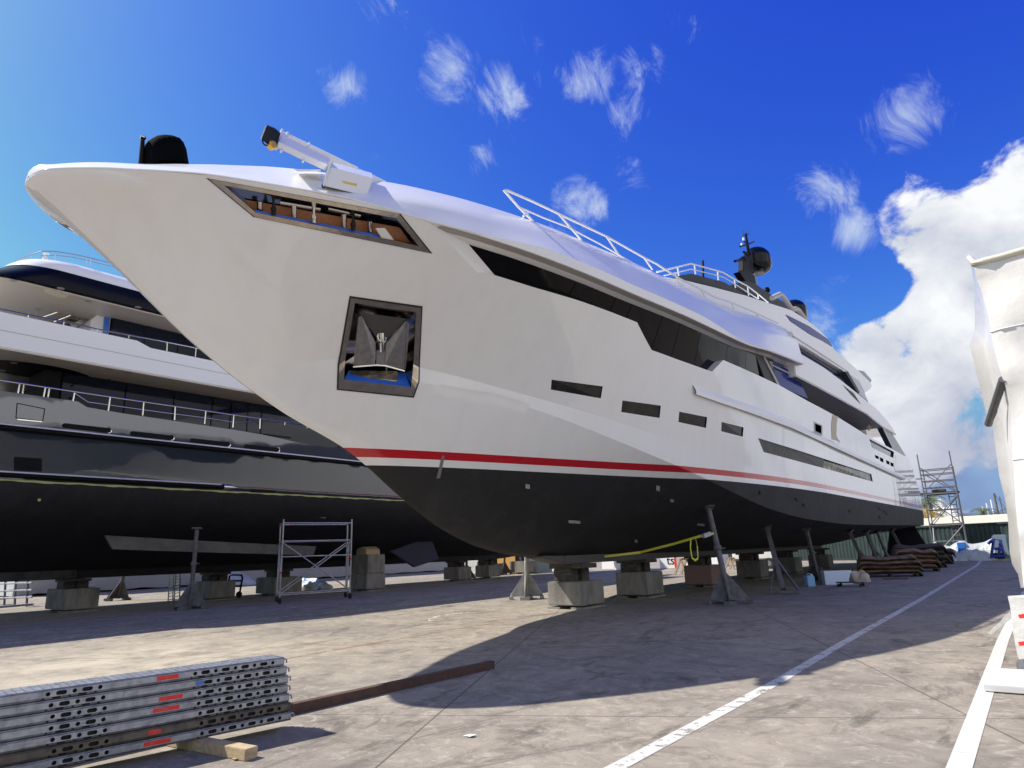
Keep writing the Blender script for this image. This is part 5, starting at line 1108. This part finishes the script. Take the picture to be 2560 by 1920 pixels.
def folded_pile(c, sz, rz, label, m, seed, layers):
    rnd = random.Random(seed); rm = Matrix.Rotation(rz, 3, 'Z')
    t = thing('folded_tarpaulin', label, 'tarpaulin', (c[0], c[1], c[2]), 'folded tarpaulins on pallets'); zz = c[2]
    for k in range(layers):
        h = sz[2]/layers; L, Wd = sz[0]*rnd.uniform(.86, 1.04), sz[1]*rnd.uniform(.85, 1.0); ox, oy = rnd.uniform(-.08, .08), rnd.uniform(-.08, .08)
        top, bot = [], []; ph = rnd.uniform(0, 6); rows = []
        for i in range(25):
            u = i/24; x = (u-.5)*L+ox; edge = min(u, 1-u); sag = -.9*h*max(0, 1-edge/.07)**2
            w_ = .035*math.sin(u*6+ph)+.012*math.sin(u*17+ph*2)
            row = []
            for q in range(14):
                a = 2*math.pi*q/14; row.append(Vector(c)+rm @ Vector((x, oy+math.cos(a)*Wd/2*(1-.03*rnd.random()), 0))+Vector((0, 0, zz-c[2]+h*.5+w_*(k+1)/layers+sag+math.sin(a)*h*(.60+.08*math.sin(u*11+ph+q))+.05*h*math.sin(u*14+q*2.1))))
            rows.append(row)
        mb = MB(); mb.grid(rows, True); mb.poly(rows[0][::-1]); mb.poly(rows[-1]); mb.build('fold', m, t, smooth=60); zz += h
    return t
def pallet(c, sz, rz, label):
    t = thing('pallet', label, 'pallet', c, 'pallets near the stern'); rm = Matrix.Rotation(rz, 3, 'Z'); P = lambda x, y, zz: Vector(c)+rm @ Vector((x, y, zz))
    for i in range(6): MB().box(P(0, (i-2.5)*sz[1]/6, .13), (sz[0], sz[1]/6*.8, .022), rz).build('deck_board', 'timber_dark', t)
    for i in (-1, 0, 1): MB().box(P(i*sz[0]*.45, 0, .065), (.09, sz[1], .10), rz).build('bearer', 'timber_dark', t)
pallet((-6.2, 36.0, 0), (2.3, 1.3), .25, 'wooden pallet under the nearest brown tarpaulins'); folded_pile((-6.2, 36.0, .145), (2.5, 1.4, .75), .25, 'brown folded tarpaulin pile on the nearest pallet by the stern', 'carpet', 5, 4)
pallet((-5.9, 41.6, 0), (2.0, 1.3), .3, 'wooden pallet under the middle brown tarpaulins'); folded_pile((-5.9, 41.6, .145), (2.1, 1.4, .95), .3, 'brown folded tarpaulin pile on the middle pallet', 'carpet', 9, 4)
pallet((-6.4, 46.6, 0), (2.4, 1.4), .2, 'wooden pallet under the dark tarpaulins'); folded_pile((-6.4, 46.6, .145), (2.9, 1.5, 1.15), .2, 'dark grey folded tarpaulin pile on the third pallet', 'carpet_dark', 14, 4)
folded_pile((-6.5, 53.0, .02), (2.6, 1.6, .95), .1, 'black folded tarpaulin heap nearest the scaffold tower', 'carpet_dark', 21, 3)

# ------------------------------------------------------------------ yard edge: container, roof, plants, masts, hills
def corrugated(name, a, b, h, label):
    a, b = Vector((a[0], a[1], 0)), Vector((b[0], b[1], 0)); d = (b-a); L = d.length; d.normalize(); nrm = Vector((d.y, -d.x, 0)); nrm = nrm if nrm.y < 0 else -nrm
    t = thing(name, label, 'container', (a+b)/2); pitch = .34; pts = []
    u = .12
    while u < L-.12:
        for du, o_ in ((0, 0), (.08, -.05), (.17, -.05), (.25, 0)):
            pts.append((u+du, o_))
        u += pitch
    lo = [a+d*u_+nrm*(o_-.03)+Vector((0, 0, .16)) for u_, o_ in pts]; hi = [p+Vector((0, 0, h-.30)) for p in lo]
    MB().grid([lo, hi]).build('wall', 'container', t, smooth=0)
    for zz in (.09, h-.07): MB().bar(a+Vector((0, 0, zz)), b+Vector((0, 0, zz)), .14, .14).build('rail', 'container', t)
    for p in (a, b): MB().box(p+Vector((0, 0, h/2)), (.16, .16, h-.002)).build('corner_post', 'container', t)
    MB().prism([a+Vector((0, 0, h-.06))-nrm*.08, b+Vector((0, 0, h-.06))-nrm*.08, b-nrm*2.4+Vector((0, 0, h-.06)), a-nrm*2.4+Vector((0, 0, h-.06))], (0, 0, .04)).build('roof', 'container', t)
    MB().prism([a-nrm*.12, b-nrm*.12, b-nrm*2.4, a-nrm*2.4], (0, 0, h-.08)).build('body', 'container', t)
corrugated('shipping_container', (-27.3, 70.8), (-.8, 59.6), 2.62, 'dark green corrugated container across the end of the yard')
t = thing('low_building', 'low building with a cream flat roof edge behind the green container', 'building', (-7, 74, 0))
zt, zb_ = at_y(2400, 1291, 70).z, at_y(2400, 1311, 70).z
MB().prism([(-22, 75, zb_), (14, 64.5, zb_), (14, 78, zb_), (-22, 88, zb_)], (0, 0, zt-zb_)).build('roof', 'cream', t, bevel=.03); MB().prism([(-21.5, 75.4, 0), (13.5, 65.2, 0), (13.5, 77.5, 0), (-21.5, 87.5, 0)], (0, 0, zb_-.005)).build('wall', 'cream', t)
def palm(c, H, label, m, n=16, spread=2.2, seed=1):
    rnd = random.Random(seed); t = thing('palm_tree', label, 'palm tree', c, 'palms behind the low building'); c = Vector(c)
    MB().tube([c, c+Vector((.1, 0, H*.5)), c+Vector((.0, .1, H))], [.22, .17, .15], 10).build('trunk', 'bark', t)
    mb = MB()
    for k in range(n):
        az = 2*math.pi*k/n+rnd.uniform(-.2, .2); el = rnd.uniform(-.1, 1.0); dr = Vector((math.cos(az), math.sin(az), 0)); L = spread*rnd.uniform(.8, 1.1); prev = None; sd = Vector((-dr.y, dr.x, 0))
        spine = [c+Vector((0, 0, H))+dr*L*s*math.cos(el*.6)+Vector((0, 0, L*(s*math.sin(el)-.75*s*s))) for s in np.linspace(0, 1, 12)]
        for i, p in enumerate(spine[:-1]):
            s = i/11; wl_ = .55*math.sin(math.pi*(s*.9+.08))
            for sg in (-1, 1):
                for f in (0, .5):
                    q = p.lerp(spine[i+1], f); tip = q+sd*sg*wl_+dr*.18+Vector((0, 0, -.22*wl_-.05)); mb.add([q, q.lerp(spine[i+1], .4), tip], [(0, 1, 2)])
    mb.build('crown', m, t, smooth=0)
for (x, y, Y, m, sp_, lab, sd0) in ((2312, 1262, 84, 'leaf', 2.6, 'green palm behind the stern of the white yacht', 2), (2302, 1282, 80, 'leaf_yellow', 2.2, 'yellowing low palm beside the white stern', 3), (2330, 1284, 82, 'leaf_yellow', 2.0, 'yellow green palm seen through the scaffold tower', 4), (2457, 1278, 110, 'leaf', 2.2, 'small dark palm left of the sailing masts', 5), (2322, 1245, 92, 'leaf', 2.4, 'tall dark palm behind the scaffold tower', 6)):
    p = at_y(x, y, Y); palm((p.x, p.y, 0), p.z, lab, m, 16, sp_, sd0)
def sailboat(x, ytop, ybase, Y, w, m, label):
    p, q = at_y(x, ytop, Y), at_y(x+6, ybase, Y); t = thing('sailing_boat', label, 'sailing boat', (p.x, Y, 0), 'sailing boats in the harbour')
    MB().tube([(q.x, Y, .8), (q.x, Y, p.z)], w, 8).build('mast', m, t)
    MB().tube([(q.x-.9, Y, p.z*.62), (q.x+.9, Y, p.z*.62)], w*.5, 6).build('spreader', m, t)
    MB().tube([(q.x, Y, p.z), (q.x+3.2, Y+1, 1.4)], w*.25, 5).build('stay', m, t)
    rows = []
    for u in np.linspace(0, 1, 11):
        b_ = 1.6*math.sin(math.pi*(.12+.80*u)); rows.append([(q.x-5+10*u, Y-b_, 1.5), (q.x-5+10*u, Y-b_*.7, .4), (q.x-5+10*u, Y, .1), (q.x-5+10*u, Y+b_*.7, .4), (q.x-5+10*u, Y+b_, 1.5)])
    MB().grid(rows, True).poly(rows[0]).poly(rows[-1]).build('hull', 'white_metal', t)
for a in ((2466, 1258, 1290, 150, .09, 'white_metal', 'thin white mast left of the others'), (2479, 1249, 1290, 150, .10, 'white_metal', 'tallest thin white mast in the middle'), (2489, 1254, 1290, 155, .08, 'white_metal', 'thin white mast right of the tallest white one'), (2490, 1233, 1288, 140, .16, 'pole_dark', 'thick dark mast in front of the white ones'), (2502, 1241, 1288, 145, .08, 'pole_dark', 'thin dark mast beside the wrapped boat'), (2454, 1266, 1290, 160, .07, 'white_metal', 'shortest pale mast near the small palm')): sailboat(*a)
t = thing('motor_yacht', 'distant white motor yacht seen through the scaffold tower', 'yacht', (-11, 100, 0))
for i, (x0, x1, ya, yb) in enumerate(((2318, 2395, 1283, 1296), (2326, 2388, 1270, 1283), (2334, 2358, 1248, 1271), (2362, 2380, 1262, 1270))):
    p, q = at_y(x0, ya, 100), at_y(x1, yb, 100); MB().box(((p.x+q.x)/2, 101.5+i*.2, (p.z+q.z)/2), (abs(q.x-p.x), 3, abs(p.z-q.z))).build(('hull', 'deck_house', 'tower', 'radar_arch')[i], 'white_metal', t, bevel=.15)
hr_ = []; rnd = random.Random(4)
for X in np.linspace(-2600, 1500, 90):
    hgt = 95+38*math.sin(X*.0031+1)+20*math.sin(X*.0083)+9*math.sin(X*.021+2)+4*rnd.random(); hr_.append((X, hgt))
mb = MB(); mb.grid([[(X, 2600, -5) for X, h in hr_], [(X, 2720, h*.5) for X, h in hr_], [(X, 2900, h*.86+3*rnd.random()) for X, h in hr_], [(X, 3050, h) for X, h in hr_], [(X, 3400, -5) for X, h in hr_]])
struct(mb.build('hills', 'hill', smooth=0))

# wrapped gear at the foot of the container
def pbox(x0, x1, yt, yb, dep, name, m, label, cat, bev=.02, Y=None, parts=None, group=None):
    p = at_z((x0+x1)/2, yb, 0) if Y is None else at_y((x0+x1)/2, yb, Y); a, b = at_y(x0, yb, p.y), at_y(x1, yb, p.y); tz = at_y((x0+x1)/2, yt, p.y).z
    t = thing(name, label, cat, p, group); w = b.x-a.x; cx = (a.x+b.x)/2; z0 = max(p.z, 0)
    MB().box((cx, p.y+dep/2, z0+(tz-z0)/2), (w, dep, tz-z0)).build('body', m, t, bevel=bev)
    return t, cx, p.y, w, tz
def drape(pts_top, ybase, Y, m, label, depth=1.5, seed=1):
    rnd = random.Random(seed); rows = []
    tops = [at_y(x, y, Y) for x, y in pts_top]
    for i, p in enumerate(tops):
        w = rnd.uniform(-.12, .12); z_ = p.z
        rows.append([(p.x, Y-.45+w, .02), (p.x+.05, Y-.25-w, z_*.45), (p.x, Y-.05+w*.5, z_*.85), (p.x, Y+.2, z_), (p.x, Y+depth, z_*.9), (p.x, Y+depth+.2, .02)])
    o = MB().grid(rows).build('plastic_cover', m, None, smooth=60); return tag(o, label, 'plastic sheet')
drape([(2326, 1396), (2331, 1358), (2336, 1354), (2345, 1360), (2360, 1363), (2373, 1366), (2385, 1358), (2398, 1352), (2412, 1353), (2418, 1358), (2430, 1360), (2445, 1358), (2460, 1355), (2472, 1349), (2480, 1345), (2484, 1396)], 1398, 58.2, 'clear', 'crumpled clear plastic sheet over gear at the foot of the container', 1.4, 5)
t, cx, yy, w, tz = pbox(2397, 2418, 1356, 1386, 1.0, 'plastic_tub', 'blue_bin', 'bright blue plastic tub under the clear sheet', 'tub', Y=58.0)
for dx in (-.3, .3): MB().box((cx+dx, 58.3, tz*.16), (.08, .8, tz*.3)).build('leg', 'stand', t)
t = thing('trolley', 'dark blue tubular trolley frame at the right of the container', 'trolley', (-3.2, 57, 0))
for pts in (((2478, 1396), (2484, 1348), (2500, 1350), (2512, 1394)), ((2470, 1360), (2484, 1348)), ((2486, 1372), (2508, 1372)), ((2496, 1392), (2502, 1352)), ((2478, 1392), (2512, 1390))): MB().tube([at_y(x, y, 57) for x, y in pts], .09, 8).build('frame', 'blue', t)
for x in (2490, 2508): MB().lathe([(.05, -.05), (.2, -.05), (.2, .05), (.05, .05)], at_y(x, 1393, 57.0)+Vector((0, 0, .1)), 14, Matrix.Rotation(R(90), 3, 'X')).build('wheel', 'rubber', t)
t, cx, yy, w, tz = pbox(2489, 2528, 1336, 1392, 1.4, 'storage_tank', 'grey_blue', 'grey blue sheeted tank behind the blue trolley', 'tank', Y=57.6, bev=.08)
for (x, y, w_, lab) in ((2352, 1399, .5, 'small white offcut on the ground near the tower'), (2378, 1398, 1.1, 'long pale plank on the ground near the tower'), (2412, 1397, .8, 'white box lid on the ground under the tower')):
    p = at_z(x, y, 0); o = MB().box((p.x, p.y, .07), (w_, .35, .14), .2).build('offcut', 'white_deck', None, bevel=.02); tag(o, lab, 'offcut')
o = MB().bar((-6.0, 33.1, .025), (-5.1, 33.4, .025), .06, .05).build('timber_batten', 'timber_dark', None); tag(o, 'thin dark stick lying on the ground before the nearest tarpaulins', 'timber batten')

# ------------------------------------------------------------------ wrapped boat at the right edge
t = thing('wrapped_boat', 'tall boat in white shrink wrap at the right edge', 'boat', (1.5, 14, 0))
WYN = 11.6
cols = []
sil = [(2424, 645), (2432, 690), (2440, 722), (2435, 758), (2438, 785), (2436, 830), (2424, 862), (2440, 930), (2456, 992), (2468, 1043), (2482, 1064), (2490, 1130), (2498, 1190), (2512, 1245), (2520, 1300), (2522, 1340), (2524, 1380), (2530, 1410), (2545, 1436), (2552, 1470)]
cre = [(2436, 660), (2440, 695), (2452, 722), (2462, 758), (2470, 785), (2477, 830), (2484, 862), (2494, 905), (2504, 938), (2514, 965), (2524, 1000), (2528, 1080), (2532, 1150), (2536, 1210), (2540, 1270), (2544, 1310), (2548, 1350), (2552, 1390), (2556, 1436), (2560, 1470)]
rows = []; rnd = random.Random(11)
for i, (s_, c_) in enumerate(zip(sil, cre)):
    a = at_y(s_[0], s_[1], WYN+2.2); b = at_y(c_[0], c_[1], WYN+rnd.uniform(-.04, .04)); b.z = b.z
    m_ = a.lerp(b, .5)+Vector((.04, .25, 0)); row = [Vector((a.x+3.2, a.y+6, a.z)), a, m_, b]
    for k, dx in enumerate((.12, .3, .6, 1.1, 1.8, 2.8, 4.5)):
        row.append(b+Vector((dx, -.03+.03*math.sin(i*.8+k*1.3)-.02*k+rnd.uniform(-.012, .012), .02*dx)))
    row.append(row[-1]+Vector((.3, 7, 0)))
    rows.append(row)
mb = MB(); mb.grid(rows, True); mb.poly(rows[0]); mb.poly(rows[-1])
wr = mb.build('shrink_wrap', 'wrap', t, smooth=60)
tb = [rows[0][k]+Vector((0, 0, .0)) for k in range(1, 11)]
MB().tube([p+Vector((0, -.01, .0)) for p in tb], .05, 10).build('top_roll', mat('cream_wrap_roll', (.60, .575, .47), .35, bump=(3, .5, .03)), wr, smooth=60)
for r_ in (5, 12):                                      # heat-welded seams
    MB().tube([p+Vector((0, .002, 0)) for p in rows[r_][3:11]], .010, 6).build('weld_seam', 'wrap', wr, smooth=60)
MB().tube([at_y(2508, 948, WYN-.02), at_y(2471, 1060, WYN+1.0)], .055, 10).build('prop_pole', 'pole_dark', t)
MB().prism([at_y(2468, 1046, WYN+.98), at_y(2490, 1002, WYN+.6), at_y(2494, 1030, WYN+.6), at_y(2478, 1064, WYN+.98)], (0, .05, 0)).build('torn_flap', 'wrap', wr)
# low hull wrapped below with red lines
hx = lambda x, y: at_y(x, y, 10.9)
hp = [hx(2519, 1490), hx(2526, 1520), hx(2530, 1560), hx(2536, 1600), hx(2544, 1640), hx(2556, 1662)]
rows = [[p, p+Vector((.25, -.12+.03*math.sin(i*2), -.02)), p+Vector((1.2, -.2, -.05)), p+Vector((3.5, -.2, -.08)), p+Vector((3.5, 3, .1))] for i, p in enumerate(hp)]
mb = MB(); mb.grid(rows, True); mb.poly(rows[0]); mb.poly(rows[-1]); lh = mb.build('wrapped_hull', 'wrap2', t, smooth=50)
for (y0, y1) in ((1537, 1541), (1604, 1611)):
    a, b = hx(2549, y0), hx(2620, y0-10); MB().bar(a+Vector((0, -.24, 0)), b+Vector((0, -.24, 0)), .03, .045).build('red_line', 'label_red', lh)
MB().tube([hx(2560, 1662), at_z(2566, 1690, 0)], .08, 8).build('support_leg', 'pole_dark', t); MB().box((2.2, 13.5, .45), (1.0, 1.0, .88)).build('support_block', 'block', t)
MB().prism([at_y(x, y, 11.2) for x, y in ((2470, 1582), (2500, 1556), (2506, 1545), (2525, 1530), (2530, 1545), (2508, 1562), (2478, 1586))], (0, .06, 0)).build('torn_flap', 'wrap2', lh)
o = MB().prism([(-.88, 9.35, .012), (1.6, 9.45, .012), (1.6, 10.65, .012), (-.90, 10.55, .012)], (0, 0, .07)).build('white_board', mat('white_board_paint', (.58, .58, .57), .5), None, bevel=.006); tag(o, 'flat white board lying on the painted line at right', 'board')

# ------------------------------------------------------------------ far side of the yard seen under the keels
grp = 'yard gear seen under the keels'
pbox(1505, 1536, 1380, 1423, 2, 'storage_cabinet', 'white_metal', 'white storage cabinet right of the nearest keel block', 'cabinet')
pbox(1536, 1566, 1380, 1425, 2, 'storage_cabinet', 'white_deck', 'second white cabinet beside the orange cloth', 'cabinet')
pbox(1306, 1344, 1380, 1433, 2, 'site_booth', 'grey_blue', 'blue grey booth behind the distant concrete block', 'booth')
pbox(1346, 1420, 1378, 1429, 2, 'site_booth', 'white_deck', 'pale booth with a doorway left of the nearest keel block', 'booth')
pbox(1236, 1292, 1375, 1434, 2, 'tool_store', mat('ochre_sheet', (.55, .30, .08), .7), 'ochre sheeted store wall behind small stand', 'store')
pbox(1150, 1196, 1400, 1439, 1.5, 'bulk_bag', 'wrap2', 'white bulk bag behind the thin grey stand', 'bag', bev=.12)
t, cx, yy, w, tz = pbox(1650, 1690, 1375, 1421, .3, 'notice_board', 'white_metal', 'white board with dark letters and red edge between keel blocks', 'sign')
p = at_y(1688, 1400, yy-.03); MB().box((p.x, yy-.03, tz/2), (.16, .05, tz*.98)).build('red_edge', 'label_red', t)
fc = bpy.data.curves.new('letters', 'FONT'); fc.body = 'ts'; fc.size = .95; fo = bpy.data.objects.new('letters', fc); COL.objects.link(fo); dg.update()
lm_ = bpy.data.meshes.new_from_object(fo.evaluated_get(bpy.context.evaluated_depsgraph_get())); bpy.data.objects.remove(fo); lo_ = bpy.data.objects.new('letters', lm_); COL.objects.link(lo_); lm_.materials.clear(); lm_.materials.append(M['black'])
p = at_y(1667, 1411, yy-.02); lo_.location = p; lo_.rotation_euler = (R(90), 0, 0); adopt(lo_, t)
pbox(1714, 1800, 1370, 1417, 2, 'storage_cabinet', 'white_metal', 'long white container wall behind the reddish block', 'cabinet')
def trestle(x0, x1, yt, yb, label):
    c_ = at_z((x0+x1)/2, yb, 0); t = thing('trestle', label, 'trestle', c_); a, b = at_y(x0, yb, c_.y), at_y(x1, yb, c_.y); tp_ = at_y((x0+x1)/2, yt, c_.y)
    for s in (0, .9):
        for q in (a, b): MB().bar(Vector((q.x, q.y+s, 0)), tp_+Vector((0, s, 0)), .10, .10).build('leg', 'timber', t)
    MB().bar(tp_, tp_+Vector((0, .9, 0)), .12, .12).build('beam', 'timber', t)
trestle(1687, 1716, 1398, 1437, 'pale timber trestle between the keel blocks')
trestle(1812, 1836, 1396, 1424, 'pale timber trestle behind the strap stand')
o = lump(at_z(1560, 1424, 0), (.7, .4, .4), 8, 'orange', 'orange_cloth', amp=.3); tag(o, 'heap of orange cloth beside the white cabinets', 'cloth')
c_ = at_z(1925, 1422, 0); t = thing('trailer', 'white road trailer with a black tyre behind the channel stand', 'trailer', c_)
MB().box((c_.x-.9, c_.y+1.0, 1.05), (3.2, 2.0, .8)).build('body', 'white_metal', t, bevel=.05)
w = MB().lathe([(.18, -.1), (.34, -.11), (.36, 0), (.34, .11), (.18, .1)], (c_.x, c_.y-.02, .36), 22, Matrix.Rotation(R(90), 3, 'X')).build('wheel', 'rubber', t); MB().lathe([(.0, .105), (.17, .105), (.19, .08)], (c_.x, c_.y-.02, .36), 18, Matrix.Rotation(R(90), 3, 'X')).build('rim', 'galv', w)
t, cx, yy, w, tz = pbox(334, 388, 1436, 1464, .3, 'sheet_fence', 'wrap2', 'white sheet with dark teal patch behind the grey yacht', 'sheet fence'); MB().lathe([(0, -.03), (.55, -.02), (.6, 0)], (cx, yy-.02, tz*.75), 14, Matrix.Rotation(R(90), 3, 'X')).build('teal_patch', mat('teal_paint', (.03, .14, .16), .6), t)
o = lump(at_z(564, 1461, 0), (3.2, 1.0, .9), 17, 'wrap2', 'rolled_sheet', amp=.18); tag(o, 'long roll of white sheeting behind the hand truck', 'sheeting')
o = lump(at_z(758, 1474, 0), (1.9, .8, .55), 19, mat('white_blue_tarp', (.75, .76, .78), .5, noise=(1.2, (.10, .22, .62), .56, .62), bump=(4, .8, .05)), 'tarpaulin_heap', amp=.25); tag(o, 'white and blue tarpaulin heap seen through the scaffold frame', 'tarpaulin')
c_ = at_z(585, 1494, 0); t = thing('hand_truck', 'black tubular hand truck in the sunlit gap under the grey yacht', 'hand truck', c_)
for pts in (((566, 1492), (574, 1440), (582, 1437), (604, 1438), (606, 1446), (597, 1494)), ((571, 1464), (602, 1466)), ((570, 1452), (604, 1452))): MB().tube([at_y(x, y, c_.y) for x, y in pts], .045, 8).build('frame', 'black', t)
for x in (568, 597): MB().lathe([(.03, -.04), (.14, -.04), (.14, .04), (.03, .04)], at_y(x, 1492, c_.y)+Vector((0, 0, .1)), 14, Matrix.Rotation(R(90), 3, 'Y')).build('wheel', 'rubber', t)
c_ = at_z(435, 1503, 0); t = thing('ladder', 'pale ladder frames leaning against the block under the grey yacht', 'ladder', c_)
for (x0, x1) in ((420, 432), (435, 449)):
    f_ = MB()
    a0, a1, b0_, b1_ = at_y(x0, 1504, c_.y), at_y(x1, 1502, c_.y), at_y(x0+5, 1434, c_.y+.35), at_y(x1+1, 1430, c_.y+.35)
    f_.tube([a0, b0_], .028, 6).tube([a1, b1_], .028, 6)
    for k in range(9): f_.tube([a0.lerp(b0_, .06+k*.11), a1.lerp(b1_, .06+k*.11)], .02, 6)
    f_.build('frame', mat('pale_green_ladder', (.40, .46, .42), .6) if x0 < 433 else 'alu', t)
c_ = at_z(218, 1484, 0); t = thing('plastic_tub', 'translucent plastic tub beside the wide block at left', 'tub', c_); MB().lathe([(.28, 0), (.40, .42), (.43, .43)], c_, 18).build('body', 'clear', t); MB().lathe([(.0, .40), (.40, .41)], c_, 18).build('rim', 'clear', t)
rnd = random.Random(31)
for k, lab in enumerate(('long steel bar lowest in the rack at far left', 'steel bar in the middle of the rack at far left', 'short steel bar on top of the rack at far left')):
    a, b = at_z(-30, 1528-k*13, 0), at_z(82-k*6, 1518-k*14, 0); o = MB().tube([a+Vector((0, 0, .12+k*.16)), b+Vector((0, 0, .12+k*.16))], .05, 8).build('steel_bar', 'alu', None); tag(o, lab, 'steel bar')
c_ = at_z(40, 1515, 0); t = thing('storage_rack', 'grey metal rack full of bars at far left under the grey yacht', 'rack', c_)
for x in (10, 36, 66): MB().tube([at_y(x, 1522, c_.y), at_y(x+4, 1450, c_.y)], .05, 8).build('upright', 'dark_tube', t)
for y in (1460, 1478, 1496): MB().tube([at_y(-10, y, c_.y), at_y(80, y-3, c_.y)], .04, 8).build('shelf_bar', 'alu', t)
# scraps on the ground
for (x, y, s_, m, lab) in ((1175, 1842, .06, 'white_deck', 'small white paper scrap on the concrete near the bottom edge'), (590, 1900, .04, 'timber', 'tiny wood chip beside the batten'), (1222, 1522, .06, 'label_yellow', 'tiny yellow scrap left of the nearest keel block'), (1338, 1544, .05, 'white_deck', 'tiny white scrap at the edge of the bow shadow')):
    p = at_z(x, y, 0); o = MB().prism([p+Vector((-s_, -s_*.4, .006)), p+Vector((s_*.6, -s_*.6, .012)), p+Vector((s_, s_*.4, .02)), p+Vector((-s_*.5, s_*.7, .008))], (0, 0, .004)).build('scrap', m, None, smooth=0); tag(o, lab, 'scrap')

# a tall wrapped boat beyond the grey yacht added to close the view between the blocks and shade the ground there
t = thing('wrapped_boat', 'white wrapped boat far behind the grey yacht seen through the sunlit gaps', 'boat', (-53, 34, 0))
rows = []
for Y in np.linspace(14, 62, 40):
    w_ = .25*math.sin(Y*1.7)+.12*math.sin(Y*4.1)
    rows.append([Vector((-48.6+w_*.6, Y, .10+.05*math.sin(Y*3))), Vector((-48.3+w_, Y, 1.2)), Vector((-48.0+w_*.5, Y, 3.5)), Vector((-48.2, Y, 8.5+w_*.3)), Vector((-49.5, Y, 10.2)), Vector((-57, Y, 10.4)), Vector((-58, Y, .1))])
mb = MB(); mb.grid(rows, True); mb.poly(rows[0]); mb.poly(rows[-1]); mb.build('shrink_wrap', 'wrap2', t, smooth=60)
